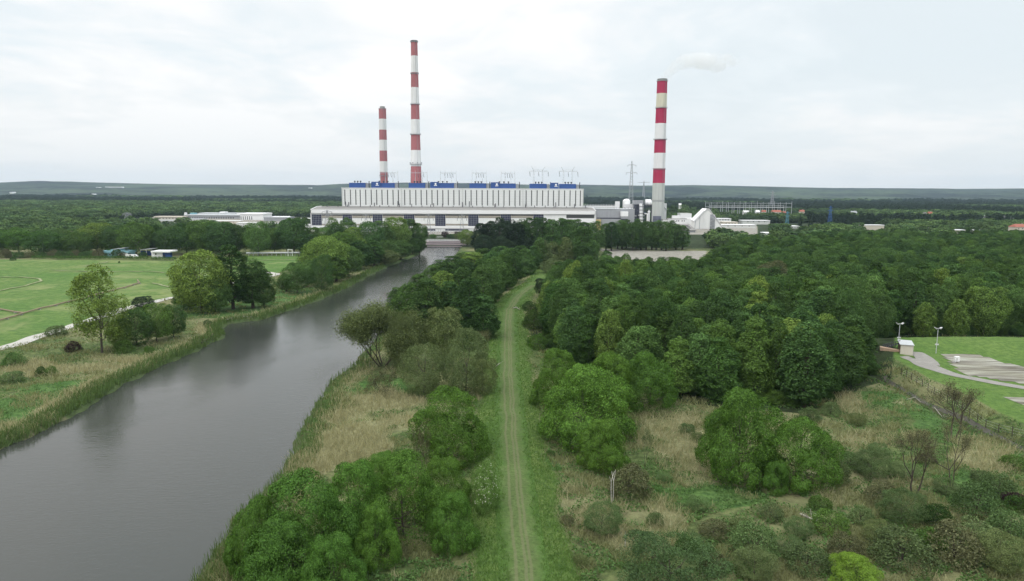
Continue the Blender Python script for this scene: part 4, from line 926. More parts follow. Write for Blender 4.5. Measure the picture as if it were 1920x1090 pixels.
for (a, b, y, Y) in ((205, 345, 413.6, 900), (240, 330, 418, 850)):
    q0, q1 = P(a, y, Y), P(b, y+0.4, Y); mb = MB(); mb.tube((q0.x, Y, q0.z), (q1.x, Y, q1.z), 0.75, n=8); mb.obj('pipe', STEELM, t)
    for k in range(9): u = a+(b-a)*(k+0.5)/9; q = P(u, y, Y); mb = MB(); mb.box(q.x-0.3, q.x+0.3, Y-0.3, Y+0.3, -0.3, q.z-0.7); mb.obj('support_leg', CONC, t)
t = thing('white_spire', 'thin white pointed silo vent sticking out of the left tree belt', 'vent stack', tuple(P(213, 438, 640)*1.0))
q = P(213, 438, 640); MB().lathe([(1.5, -q.z), (1.5, 0), (0.25, 5.5)], n=10).obj('stack', WHITE2, t)
# hillside clearing with white sheds
for i, (u, y, w, Y, lab) in enumerate(((213, 358.8, 31, 4700, 'long white hillside shed on the far left slope'), (183, 357.5, 6, 4700, 'small pale shed left of the long hillside shed'), (172, 369, 5, 3600, 'tiny pale barn at the foot of the far left hill'), (21, 366.5, 5, 3900, 'tiny pale barn on the slope at the far left edge'), (581, 356.5, 5, 4800, 'tiny pale barn on the slope left of the power station'))):
    a = P(u, y, Y); g = Hs(a.x, Y); L = w*Y/FPX/2
    t = thing('hill_shed', lab, 'shed', (a.x, Y, g), group='pale sheds on the far hills'); hh = max(6, min(12, a.z-g+7))
    MB().box(-L, L, 0, 30, -8, hh).obj('wall', WHITE2, t); MB().prism_y([(-L-1, hh), (L+1, hh), (L-2, hh+3), (-L+2, hh+3)], -1, 31).obj('roof', WHITE2, t)
# ------------------------------------------------------------------ small things on the left bank
t = building('club_building', 'low teal blue boathouse with a tilted upper roof at the meadow edge', 'building',
    [('wall', 193, 240, 474.5, None, flat(215, 483)[1], 9, TEAL), ('roof', 192, 241, 470.5, 474.5, flat(215, 483)[1]-0.5, 10, TEAL), ('pale_base', 221, 239, 475, 480, flat(215, 483)[1]-0.7, 0.5, PALE)])
Yc = flat(215, 483)[1]
a, b = P(213.5, 467, Yc+3), P(235, 464.2, Yc+3); MB().add([(a.x, Yc+2, a.z), (b.x, Yc+2, b.z), (b.x, Yc+8, b.z), (a.x, Yc+8, a.z), (a.x, Yc+2, a.z-0.5), (b.x, Yc+2, b.z-0.5), (b.x, Yc+8, b.z-0.5), (a.x, Yc+8, a.z-0.5)], [[0, 1, 2, 3], [0, 4, 5, 1], [4, 7, 6, 5], [1, 5, 6, 2], [0, 3, 7, 4], [2, 6, 7, 3]]).obj('tilted_roof', STEELM, t)
mb = MB(); PB(mb, 214, 235, 467.4, 470.5, Yc+3.2, 4); mb.obj('clerestory', TEAL, t)
windows(t, (199, 206, 213), 476, 479, Yc, 3)
t = thing('open_shelter', 'dark open shelter with a thin tilted pale roof between the two meadow buildings', 'shelter')
a, b = P(262, 468.3, Yc+8), P(285.5, 466.2, Yc+8); MB().add([(a.x, Yc+8, a.z), (b.x, Yc+8, b.z), (b.x, Yc+15, b.z), (a.x, Yc+15, a.z), (a.x, Yc+8, a.z-0.4), (b.x, Yc+8, b.z-0.4), (b.x, Yc+15, b.z-0.4), (a.x, Yc+15, a.z-0.4)], [[0, 1, 2, 3], [0, 4, 5, 1], [4, 7, 6, 5], [1, 5, 6, 2], [0, 3, 7, 4], [2, 6, 7, 3]]).obj('roof', STEELM, t)
mb = MB(); PB(mb, 263, 283, 470.5, 470.5, Yc+14, 0.5, zmin=-0.3); mb.obj('back_wall', BLUE, t)
for u in (262.8, 274, 284.6): mb = MB(); PB(mb, u-0.4, u+0.4, 469, 469, Yc+8.5, 0.35, zmin=-0.3); mb.obj('post', STEELM, t)
t = building('white_pavilion', 'white flat roofed cabin with a bright blue porch at the meadow edge', 'cabin', [('wall', 284, 304, 473.6, None, Yc-4, 8, WHITE2), ('roof', 282.5, 318, 471.2, 473.6, Yc-6, 11, WHITE2), ('porch', 303.5, 314.5, 474, None, Yc-3.2, 6, BLUE), ('porch_post', 316.2, 317.0, 473.6, None, Yc-5.4, 0.4, BLUE), ('porch_wall', 311.5, 320, 479, None, Yc-5, 0.4, BLUE)])
windows(t, (292,), 475, 478.5, Yc-4, 2.4); windows(t, (308,), 478, 483, Yc-3.2, 2.6)
for u, w_, lab in ((252, 4.6, 'white van parked between the boathouse and the open shelter'), (243, 4.6, 'pale grey van parked beside the boathouse')):
    q = P(u, 481, Yc-3); t = thing('parked_van', lab, 'van', (q.x, Yc-3, 0.2), group='vans at the meadow edge'); MB().prism_y([(-2.4, 0.35), (2.4, 0.35), (2.4, 1.1), (1.7, 1.25), (1.1, 2.1), (-2.3, 2.2), (-2.4, 1.9)], -0.95, 0.95).obj('body', WHITE2 if u == 252 else PALE, t)
    for sx in (-1.5, 1.5):
        for sy in (-0.96, 0.78): MB().tube((sx, sy, 0.35), (sx, sy+0.18, 0.35), 0.36, n=12).obj('wheel', DARKM, t)
    MB().add([(1.15, -0.955, 1.3), (1.65, -0.955, 1.3), (1.1, -0.955, 2.0), (0.5, -0.955, 2.0), (0.5, -0.955, 1.3)], [[0, 1, 2, 3, 4]]).obj('window', DARKW, t)
# pipeline along the tree belt with portal
t = thing('meadow_pipeline', 'pale low pipeline with an arched portal along the tree belt', 'pipeline')
Yp = flat(500, 480)[1]; a, b = P(462, 474.8, Yp), P(566, 474.0, Yp)
MB().tube((a.x, Yp, a.z), (b.x, Yp, b.z), 0.55, n=8).obj('pipe', STEELM, t)
for k in range(12): u = a.x+(b.x-a.x)*(k+0.5)/12; MB().box(u-0.2, u+0.2, Yp-0.3, Yp+0.3, -0.3, (a.z+b.z)/2-0.5).obj('support_leg', CONC, t)
q = P(544.5, 468.5, Yp-0.2); mb = MB()
for s in (-1.5, 1.5): mb.box(q.x+s-0.22, q.x+s+0.22, Yp-1.2, Yp-0.8, -0.3, q.z)
mb.box(q.x-1.72, q.x+1.72, Yp-1.2, Yp-0.8, q.z, q.z+0.4); mb.obj('portal', PALE, t)
# brown clad heating pipe across the meadow
t = thing('heating_pipe', 'long brown clad pipe on sleepers crossing the green meadow', 'pipeline')
def run(pts, r, n=8):
    P3 = [at(a, b, 0.55) for a, b in pts]; out = []
    for i in range(len(P3)-1):
        L = (P3[i+1]-P3[i]).length; k = max(1, int(L/4))
        for j in range(k): q = P3[i].lerp(P3[i+1], j/k); q.z = Hs(q.x, q.y)+0.55; out.append(q)
    out.append(P3[-1]); return out
for pts in ([(-60, 617), (0, 603), (40, 591), (120, 570), (200, 549), (245, 537.5), (262, 532), (258, 527)], [(-40, 575), (0, 582), (44, 589.5)]):
    o = run(pts, 0.4); mb = MB().path(o, [0.27]*len(o)); mb.obj('pipe', PIPEB, t)
    mb = MB()
    for q in o[::2]: mb.box(q.x-0.5, q.x+0.5, q.y-0.25, q.y+0.25, q.z-0.8, q.z-0.3)
    mb.obj('sleepers', CONC, t)
# white hide on the left bank
q = at(706, 491.5); t = thing('white_cabinet', 'small white cabinet on posts by the water on the left bank', 'cabinet', q)
MB().box(-1.0, 1.0, -0.5, 0.5, 0.8, 3.2).obj('body', WHITE2, t)
MB().box(-0.85, 0.85, -0.58, -0.51, 1.0, 3.0).obj('door', PALE, t)
for s in (-0.8, 0.8): MB().box(s-0.08, s+0.08, -0.08, 0.08, -0.4, 0.8).obj('post', CONC, t)
# ------------------------------------------------------------------ right: sewage works corner
q = at(1697, 660); g = Hs(q.x, q.y); k = q.y/FPX
t = thing('shed', 'cream sheet metal shed with a pale lean-to roof above the access road', 'shed', (q.x, q.y, g), R(-22), None, (0.82, 0.82, 0.82))
w, d, h = 3.6, 4.2, 2.9
def shedbox(x0, x1, y0, y1, z0, z1): return MB().box(x0, x1, y0, y1, z0, z1)
shedbox(-1.6, 2.0, -1.8, 4.2, -0.4, h).obj('wall', CREAM, t)
MB().add([(-1.9, -2.1, h+0.02), (2.2, -2.1, h+0.02), (2.2, 4.4, h+0.35), (-1.9, 4.4, h+0.35), (-1.9, -2.1, h+0.16), (2.2, -2.1, h+0.16), (2.2, 4.4, h+0.5), (-1.9, 4.4, h+0.5)], [[3, 2, 1, 0], [4, 5, 6, 7], [0, 1, 5, 4], [1, 2, 6, 5], [2, 3, 7, 6], [3, 0, 4, 7]]).obj('roof', STEELM, t)
mb = MB()
for k in range(9): u = -1.5+k*0.42; mb.box(u, u+0.06, -1.84, -1.8, 0, h-0.05)
mb.obj('corrugation', PALE, t)
MB().box(-1.66, -1.6, -1.2, 3.6, 0.3, 2.5).obj('brown_door', paint('weathered_door', (0.20, 0.15, 0.12), 0.85, 0.35, 0.8), t)
t = thing('outdoor_stair', 'brown timber and dark steel stair leaving the back of the cream shed', 'stair', (at(1684, 656)), R(-22))
MB().add([(-4.5, -2.0, -0.2), (0.8, -2.0, -0.2), (0.8, -0.4, -0.2), (-4.5, -0.4, -0.2), (-4.5, -2.0, 0.75), (0.8, -2.0, 0.12), (0.8, -0.4, 0.12), (-4.5, -0.4, 0.75)], [[3, 2, 1, 0], [4, 5, 6, 7], [0, 1, 5, 4], [1, 2, 6, 5], [2, 3, 7, 6], [3, 0, 4, 7]]).obj('ramp', paint('tan_planks', (0.42, 0.30, 0.21), 0.85, 0.2, 1.2), t)
mb = MB()
for k in range(5): mb.tube((-3.4+k*0.9, 0.4, -0.3), (-3.4+k*0.9, 0.4, 1.0+0.35*k), 0.08, n=5)
mb.tube((-3.8, 0.4, 0.9), (0.4, 0.4, 2.5), 0.09, n=5); mb.tube((-3.8, 0.4, 0.45), (0.4, 0.4, 1.9), 0.12, n=5)
for k in range(6): mb.box(-3.4+k*0.65, -2.8+k*0.65, 0.3, 1.3, 0.2+k*0.25, 0.3+k*0.25)
mb.obj('steel_steps', DARKM, t)
HEADM = paint('lamp_white', (0.62, 0.62, 0.62), 0.4)
def lamp(label, px, pyb, pyt):
    q = at(px, pyb); d = ray(px, pyt); tt = q.y/d[1]; Ht = CAMZ+d[2]*tt-q.z
    t = thing('floodlight_mast', label, 'street lamp', q, group='floodlight masts on the lawn')
    MB().tube((0, 0, -0.3), (0, 0, Ht), 0.10, 0.07, n=8).obj('pole', STEELM, t)
    MB().tube((-0.65, 0, Ht-0.05), (0.65, 0, Ht-0.05), 0.06, n=6).obj('crossarm', STEELM, t)
    for s in (-1, 1):
        MB().add([(s*0.45, -0.4, Ht), (s*0.92, -0.4, Ht+0.28), (s*0.92, 0.35, Ht+0.28), (s*0.45, 0.35, Ht), (s*0.55, -0.3, Ht-0.28), (s*0.95, -0.3, Ht+0.1), (s*0.95, 0.25, Ht+0.1), (s*0.55, 0.25, Ht-0.28)], [[0, 1, 2, 3], [7, 6, 5, 4], [0, 4, 5, 1], [3, 2, 6, 7], [0, 3, 7, 4], [1, 5, 6, 2]]).obj('lamp_head', HEADM, t)
    MB().box(-0.5, 0.5, -0.12, -0.02, Ht*0.33, Ht*0.33+0.35).obj('junction_plate', HEADM, t)
lamp('floodlight mast rising just behind the cream shed', 1684, 648, 607); lamp('floodlight mast with two white heads beside the drying bed', 1755, 661, 615.5)
q = at(1793, 680); t = thing('control_box', 'white control box on legs at the edge of the drying bed', 'cabinet', q)
MB().box(-0.5, 0.6, -0.35, 0.35, 0.35, 1.6).obj('body', WHITE2, t); MB().box(-0.35, 0.1, -0.40, -0.352, 0.6, 1.3).obj('door', PALE, t)
for sx in (-0.4, 0.5): MB().box(sx-0.05, sx+0.05, -0.3, -0.2, -0.3, 0.35).obj('leg', STEELM, t)
MB().box(-1.1, -0.5, -0.4, 0.1, -0.2, 0.25).obj('foot_slab', CONC, t)
# wire fence between ditch and lawn
t = thing('wire_fence', 'thin wire fence on grey posts along the ditch below the lawn', 'fence')
fp = [at(a, b) for a, b in [(1690, 700), (1740, 728), (1790, 752), (1850, 782), (1925, 815), (2040, 860)]]; pts = []
for i in range(len(fp)-1):
    k = max(1, int((fp[i+1]-fp[i]).length/2.6))
    for j in range(k): q = fp[i].lerp(fp[i+1], j/k); q.z = Hs(q.x, q.y); pts.append(q)
for q in pts: MB().box(q.x-0.05, q.x+0.05, q.y-0.05, q.y+0.05, q.z-0.3, q.z+1.7).obj('post', BARK, t)
mb = MB()
for i in range(len(pts)-1):
    for z_ in (0.5, 1.0, 1.5): mb.tube(pts[i]+Vector((0, 0, z_)), pts[i+1]+Vector((0, 0, z_)), 0.012, n=3, cap=False)
mb.obj('wire', STEELM, t)
# ================================================================== VEGETATION
def leaf_quads(rg, C, Nn, size, aspect=0.62):
    n = len(C); Nn = Nn/np.linalg.norm(Nn, axis=1, keepdims=True)
    a = rg.normal(size=(n, 3)); u = np.cross(Nn, a); u /= np.linalg.norm(u, axis=1, keepdims=True)+1e-9; w = np.cross(Nn, u)
    s = size*rg.uniform(0.6, 1.35, (n, 1))
    V = np.stack([C-u*s*0.5, C-w*s*0.5*aspect+Nn*s*0.06, C+u*s*0.5, C+w*s*0.5*aspect+Nn*s*0.06], 1).reshape(-1, 3)
    return V, np.arange(4*n).reshape(n, 4)
PROF = {
 'round': lambda t: np.sqrt(np.clip(1-(2*t-1)**2, 0, 1))**0.8,
 'oval': lambda t: np.clip(np.sin(np.pi*np.clip(t*0.92+0.06, 0, 1)), 0, 1)**0.6*(1.08-0.35*t),
 'cone': lambda t: (1-t)**0.75*np.clip(t*9, 0, 1)**0.5,
 'tall': lambda t: np.clip(np.sin(np.pi*np.clip(t*0.9+0.08, 0, 1)), 0, 1)**0.45*(1.0-0.25*t),
 'cone2': lambda t: (1-t**1.6)**0.8*np.clip(t*7+0.3, 0, 1)**0.5,
 'dome': lambda t: np.sqrt(np.clip(1-t**2.2, 0, 1)),
 'spread': lambda t: np.clip(np.sin(np.pi*np.clip(t*0.85+0.13, 0, 1)), 0, 1)**0.7}
def crown_pts(rg, Wd, Ht, z0, prof, nl, lobe, nsub, n, up=0.35, inner=0.72, flatten=0.85, jit=0.55, shell=0.4):
    f = PROF[prof]; Hc = Ht-z0
    t = rg.uniform(0.03, 0.93, nl*4); keep = rg.random(nl*4) < np.maximum(f(t), 0.25); t = t[keep][:nl]; nl = len(t)
    az = rg.uniform(0, 2*np.pi, nl)+np.arange(nl)*2.4
    rl = lobe*Wd/2*rg.uniform(0.72, 1.25, nl)
    rr = np.maximum(f(t)*Wd/2-rl*0.75, 0)*rg.uniform(0.55, 1.0, nl)
    L = np.stack([rr*np.cos(az), rr*np.sin(az), z0+np.clip(t, 0, 1)*Hc], 1); L[:, 2] = np.clip(L[:, 2], z0+rl*0.25, Ht-rl*0.75)
    ax = np.stack([L[:, 0], L[:, 1], (L[:, 2]-(z0+Hc*0.35))*0.9], 1); ax /= np.linalg.norm(ax, axis=1, keepdims=True)+1e-6
    li = np.repeat(np.arange(nl), nsub)
    d = rg.normal(size=(nl*nsub, 3))+ax[li]*0.9+np.array([0, 0, up]); d /= np.linalg.norm(d, axis=1, keepdims=True)
    rs = rl[li]*rg.uniform(0.38, 0.62, nl*nsub)
    Sc = L[li]+d*(rl[li]-rs*0.55)[:, None]*np.array([1, 1, flatten])
    k = rg.integers(0, nl*nsub, n)
    e = rg.normal(size=(n, 3))+d[k]*0.75+np.array([0, 0, up*0.8]); e /= np.linalg.norm(e, axis=1, keepdims=True)
    Pp = Sc[k]+e*(rs[k]*rg.uniform(0.78, 1.08, n))[:, None]*np.array([1, 1, flatten])
    m = int(n*shell)                     # the rest of the foliage fills the outer shell of the whole crown
    if m:
        tt = rg.uniform(0.0, 1.0, m*2); fr = f(tt); kk = rg.random(m*2) < np.maximum(fr, 0.12)+0.05; tt = tt[kk][:m]; m = len(tt); aa = rg.uniform(0, 2*np.pi, m)
        bump = 1+0.13*np.sin(aa*3+tt*7+rg.uniform(0, 6))+0.10*np.sin(aa*5-tt*13+rg.uniform(0, 6))+0.06*np.sin(aa*9+tt*23)
        ro = f(tt)*Wd/2*0.93*bump*rg.uniform(0.80, 1.0, m)
        Pp[:m] = np.stack([ro*np.cos(aa), ro*np.sin(aa), z0+tt*Hc*0.97+rg.normal(size=m)*0.15], 1)
        e[:m] = np.stack([np.cos(aa)*(1.1-tt*0.6), np.sin(aa)*(1.1-tt*0.6), tt*1.3-0.15], 1); li = li.copy(); k[:m] = 0
    inside = np.zeros(n, bool)
    for j in range(nl):
        q = np.linalg.norm(Pp-L[j], axis=1); inside |= (q < rl[j]*inner) & (li[k] != j) & (np.arange(n) >= m)
    ok = ~inside & (Pp[:, 2] > 0.1)
    nr = e+rg.normal(size=(n, 3))*jit
    return Pp[ok], nr[ok], L, rl
def tube_np(segs, n=6):
    V = []; F = []; b = 0
    for a, c, r0, r1 in segs:
        a = np.asarray(a, float); c = np.asarray(c, float); d = c-a; d /= np.linalg.norm(d)+1e-9
        u = np.cross(d, [0.3, 0.7, 0.2]); u /= np.linalg.norm(u)+1e-9; w = np.cross(d, u)
        t = np.arange(n)*2*np.pi/n
        for p, r in ((a, r0), (c, r1)): V.append(p+r*(np.cos(t)[:, None]*u+np.sin(t)[:, None]*w))
        i = np.arange(n); F.append(np.stack([b+i, b+(i+1) % n, b+n+(i+1) % n, b+n+i], 1)); b += 2*n
    return np.vstack(V), np.vstack(F)
def branchy(rg, p, d, L, r, depth, segs, tips, spread=0.55, up=0.15, nb=(2, 3), shrink=0.72):
    k = 3; q = np.array(p, float); dd = np.array(d, float)
    for i in range(k):
        dd = dd+rg.normal(size=3)*0.10+np.array([0, 0, up*0.25]); dd /= np.linalg.norm(dd)
        q2 = q+dd*L/k; segs.append((q, q2, r*(1-0.3*i/k), r*(1-0.3*(i+1)/k))); q = q2
        if depth <= 1: tips.append((q.copy(), dd.copy()))
    if depth <= 0: return
    for j in range(rg.integers(nb[0], nb[1]+1)):
        e = dd+rg.normal(size=3)*spread+np.array([0, 0, up]); e /= np.linalg.norm(e)
        branchy(rg, q, e, L*shrink*rg.uniform(0.8, 1.15), r*0.6, depth-1, segs, tips, spread, up, nb, shrink)
PROTO = {}
def proto(kind, i, Wd, Ht, z0, prof, nl, lobe, nsub, n, leaf, lm, bark=None, tr=0.018, **kw):
    rg = np.random.default_rng(hash_(kind)+i)
    C, Nn, L, rl = crown_pts(rg, Wd, Ht, z0, prof, nl, lobe, nsub, n, **kw)
    V, F = leaf_quads(rg, C, Nn, leaf)
    cm = meshq(kind+'_crown', V, F, lm)
    segs = []; top = np.array([rg.normal()*0.3, rg.normal()*0.3, Ht*0.8]); r0 = max(0.08, Ht*tr)
    pts = [np.array([0, 0, -0.4]), top*0.3, top*0.6+rg.normal(size=3)*0.02*Ht, top]
    for a in range(3): segs.append((pts[a], pts[a+1], r0*(1-0.28*a), r0*(1-0.28*(a+1))))
    for c in L[:14]:
        s = pts[1]*1.0; h = min(max(c[2]*0.55, Ht*0.12), Ht*0.7); s = np.array([top[0], top[1], 0])*h/Ht+np.array([0, 0, h])
        mid = (s+c)/2+np.array([0, 0, -0.06*Ht]); segs += [(s, mid, r0*0.42, r0*0.3), (mid, c, r0*0.3, r0*0.12)]
    V, F = tube_np(segs); tm = meshq(kind+'_trunk', V, F, bark or BARK, True)
    PROTO.setdefault(kind, []).append((cm, tm, Wd, Ht))
def proto_branch(kind, i, Ht, L0, depth, r, leaf, nper, lm, bark, spread, up, nb=(2, 3), stems=1, stemlean=0.2, shrink=0.72, jr=0.5):
    rg = np.random.default_rng(hash_(kind)+i); segs = []; tips = []
    for s in range(stems):
        a = 2*np.pi*s/max(1, stems)+rg.uniform(-0.4, 0.4); d = np.array([math.cos(a)*stemlean, math.sin(a)*stemlean, 1.0])
        branchy(rg, (0.2*math.cos(a)*(stems > 1), 0.2*math.sin(a)*(stems > 1), -0.3), d/np.linalg.norm(d), L0*rg.uniform(0.8, 1.1), r/(1+0.25*(stems-1)), depth, segs, tips, spread, up, nb, shrink)
    V, F = tube_np(segs, 5); hmax = V[:, 2].max(); sc = Ht/hmax; V = V*sc; wmax = 2*np.percentile(np.hypot(V[:, 0], V[:, 1]), 98)
    tm = meshq(kind+'_trunk', V, F, bark, True); cm = None
    if nper > 0:
        T = np.array([p for p, _ in tips])*sc; k = rg.integers(0, len(T), int(len(T)*nper))
        C = T[k]+rg.normal(size=(len(k), 3))*jr; Nn = rg.normal(size=(len(k), 3))+np.array([0, 0, 0.6])
        V, F = leaf_quads(rg, C, Nn, leaf); cm = meshq(kind+'_crown', V, F, lm)
    PROTO.setdefault(kind, []).append((cm, tm, wmax, Ht))
def hash_(s): return sum((i+1)*ord(c) for i, c in enumerate(s))
for i in range(7): proto('alder', i, 9.0, 18, 1.2, ('oval', 'cone2', 'oval')[i % 3], 24, 0.42, 9, 22000, 0.34, L_ALDER, up=0.4, flatten=0.75, jit=0.5, shell=0.45)
for i in range(5): proto('willow', i, 12.0, 8, 0.4, 'dome', 24, 0.37, 9, 78000, 0.175, L_WILLOW, up=0.5, flatten=0.85, jit=0.30, shell=0.05, inner=0.8)
for i in range(5): proto('poplar', i, 7.0, 20, 2.5, 'tall', 20, 0.46, 8, 16000, 0.34, L_POPLAR, up=0.3, flatten=1.15, jit=0.6, shell=0.4)
for i in range(4): proto('broad', i, 13.0, 14, 1.8, 'round', 24, 0.40, 9, 20000, 0.36, L_POPLAR, up=0.45, flatten=0.8, jit=0.6)
for i in range(3): proto('greywillow', i, 11.0, 9, 0.5, 'round', 24, 0.36, 9, 32000, 0.18, L_GREY, up=0.5, flatten=0.9, jit=0.6, shell=0.3)
for i in range(5): proto('scrub', i, 4.0, 2.4, 0.05, 'dome', 13, 0.40, 8, 6500, 0.14, L_SCRUB, up=0.5, flatten=0.9, jit=0.9)
proto('airy', 0, 9.0, 16, 3.5, 'oval', 26, 0.38, 7, 13000, 0.27, L_SPRING, up=0.3, flatten=1.0, jit=0.9, shell=0.2, inner=0.2, tr=0.012)
for i in range(3): proto_branch('openwillow', i, 11, 3.2, 5, 0.30, 0.24, 40, L_GREY, BARK, 0.42, 0.12, (2, 3), 5, 0.9, 0.78, 0.8)
for i in range(2): proto_branch('thin', i, 14, 3.6, 6, 0.17, 0.26, 18, L_GREY, BARK, 0.40, 0.22, (2, 2), 1, 0.03, 0.84, 0.6)
for i in range(3): proto_branch('bare', i, 9, 3.0, 5, 0.17, 0.14, 5, L_BROWN, BARK, 0.38, 0.22, (2, 3), 2, 0.25, 0.74, 0.3)
proto_branch('deadbirch', 0, 4.6, 2.6, 1, 0.115, 0, 0, None, BARKP, 0.5, 0.3, (2, 2), 2, 0.12, 0.5)
proto_branch('twigs', 0, 2.4, 0.9, 4, 0.05, 0.13, 3, L_BROWN, BARK, 0.6, 0.0, (2, 3), 6, 0.9, 0.72, 0.15)
for i in range(4): proto('farcrown', i, 10.0, 13, 1.0, 'round', 10, 0.5, 6, 1500, 1.2, L_FAR, up=0.4, flatten=0.8, jit=0.5)
for i in range(3): proto('conifer', i, 6.0, 17, 1.5, 'cone', 20, 0.42, 5, 1500, 0.9, L_DARK, up=0.2, flatten=0.5, jit=0.5)
PR = random.Random(77)
def plant(kind, x, y, w, h, label, cat='tree', name=None, group=None, lm=None, i=None, rz=None, z=None):
    pr = PROTO[kind]; cm, tm, W0, H0 = pr[PR.randrange(len(pr)) if i is None else i % len(pr)]
    t = thing(name or kind+'_tree', label, cat, (x, y, (Hs(x, y) if z is None else z)), PR.uniform(0, 6.28) if rz is None else rz, group, (w/W0, w/W0, h/H0))
    link('trunk', tm, t)
    if cm:
        c = link('crown', cm, t)
        if lm: c.material_slots[0].link = 'OBJECT'; c.material_slots[0].material = lm
    return t
def T(kind, px, pyb, wpx, pyt, label, cat='tree', name=None, group=None, lm=None, i=None, rz=None):
    q = at(px, pyb); dep = proj(q.x, q.y, q.z)[2]; w = wpx*dep/FPX
    q.y += w*0.18                                # the pixel names the front foot of the crown
    d = ray(px, pyt); tt = q.y/d[1]; h = max(0.8, CAMZ+d[2]*tt-q.z)
    return plant(kind, q.x, q.y, w, h, label, cat, name, group, lm, i, rz)
# ---- round willows, foreground
WG = 'bright round willow bushes'
for a in (
 (842, 872, 158, 738, 'big round bright willow between the grass track and the reeds'),
 (560, 1092, 205, 912, 'large bright willow on the water edge at the lower left of the thicket'),
 (478, 1085, 120, 935, 'bright willow leaning out over the river at the thicket end'),
 (655, 1035, 150, 872, 'bright willow in the middle of the thicket behind the leaning one'),
 (752, 1018, 165, 868, 'broad bright willow in the thicket nearest the dry reeds'),
 (845, 1040, 105, 930, 'round bright willow at the track side of the thicket'),
 (830, 960, 110, 868, 'bright willow just behind the track side willow'),
 (700, 1070, 100, 958, 'small bright willow at the near foot of the thicket'),
 (720, 915, 80, 853, 'small rounded willow head topping the back of the thicket'),
 (520, 1130, 170, 985, 'bright willow cut by the lower picture edge beside the river'),
 (620, 1140, 130, 1015, 'low willow at the lower picture edge under the thicket'),
 (1100, 838, 190, 690, 'broad bright willow nearest the right side of the track'),
 (1052, 770, 110, 662, 'pale topped willow behind the broad one at the track'),
 (1150, 775, 110, 672, 'smaller round willow between the pale topped one and the tall one'),
 (1222, 772, 122, 667, 'tall round willow in front of the dark wood'),
 (1128, 884, 108, 790, 'compact dark green willow in front of the broad one'),
 (1395, 905, 165, 738, 'tallest bright willow on the right-hand flood plain'),
 (1505, 915, 150, 785, 'wide sloping willow joined to the tallest one'),
 (1455, 928, 56, 870, 'little round willow at the foot of the sloping one'),
 (1365, 840, 70, 760, 'willow lobe on the left flank of the tallest one')):
    T('willow', *a, cat='willow', name='willow_bush', group=WG)
fb = T('willow', 908, 962, 60, 870, 'pale flowering bush with cream blossom at the edge of the track', 'bush', 'flowering_bush', None, leafmat('blossom_leaves', (0.13, 0.23, 0.055), alt=(0.13, 0.23, 0.055)), 0)
rgb = np.random.default_rng(2); cq = np.zeros(len(PROTO['willow'][0][0].vertices)*3, np.float32); PROTO['willow'][0][0].vertices.foreach_get('co', cq); cq = cq.reshape(-1, 3)[::4]
cq = cq[(cq[:, 2] > 2)]; cq = cq[rgb.integers(0, len(cq), 420)]*1.01; Vb, Fb = leaf_quads(rgb, cq, cq/np.linalg.norm(cq, axis=1, keepdims=True)+np.array([0, 0, 0.5]), 0.32)
link('blossom', meshq('blossom', Vb, Fb, paint('cream_blossom', (0.62, 0.62, 0.48), 0.9)), fb)
T('willow', 1612, 1110, 100, 1042, 'yellow green leafy bush cut by the lower picture edge', 'bush', 'lime_bush', None, L_YELLOW)
T('greywillow', 1265, 1130, 200, 1010, 'wide feathery green sallow at the lower picture edge right of the track', 'bush', 'sallow_bush', None, leafmat('sallow_leaves', (0.06, 0.11, 0.04)))
T('greywillow', 1130, 1005, 80, 945, 'green sallow just below the white dead trunks', 'bush', 'sallow_bush', None, L_SCRUB)
T('scrub', 1182, 936, 90, 878, 'brown twiggy dome bush behind the white dead trunks', 'bush', 'twiggy_bush', None, L_BROWN)
T('scrub', 1415, 1050, 90, 985, 'grey green sallow in the middle of the lower right scrub', 'bush', 'sallow_bush', None, L_SCRUB)
# ---- middle strip, olive and grey willows
T('openwillow', 712, 695, 160, 575, 'open grey green willow with spreading limbs over the river', 'willow', 'open_willow', None, L_GREY, 1, 0.5)
T('greywillow', 752, 700, 60, 590, 'olive willow filling the right side of the open one', 'willow', 'olive_willow')
for a in ((792, 745, 100, 648, 'olive willow left of the forked pair by the track'), (872, 745, 92, 628, 'olive willow with rounded tufts close to the track'), (905, 742, 60, 668, 'small olive willow nearest the track edge')):
    T('greywillow', *a, cat='willow', name='olive_willow', group='olive willows by the track')
T('broad', 832, 690, 76, 578, 'soft grey green tree standing behind the olive willows', 'tree', 'ash_tree', None, L_GREY)
T('twigs', 712, 742, 72, 696, 'reddish brown bare twiggy bush at the reed edge', 'bush', 'twiggy_bush', None, L_BROWN, 0)
T('twigs', 800, 880, 60, 800, 'thin leafless bush at the left foot of the big round willow', 'bush', 'bare_bush', None, L_BROWN, 0)
T('thin', 900, 690, 34, 620, 'thin brown sapling between the olive willow and the dark tree', 'tree', 'thin_sapling', None, L_BROWN)
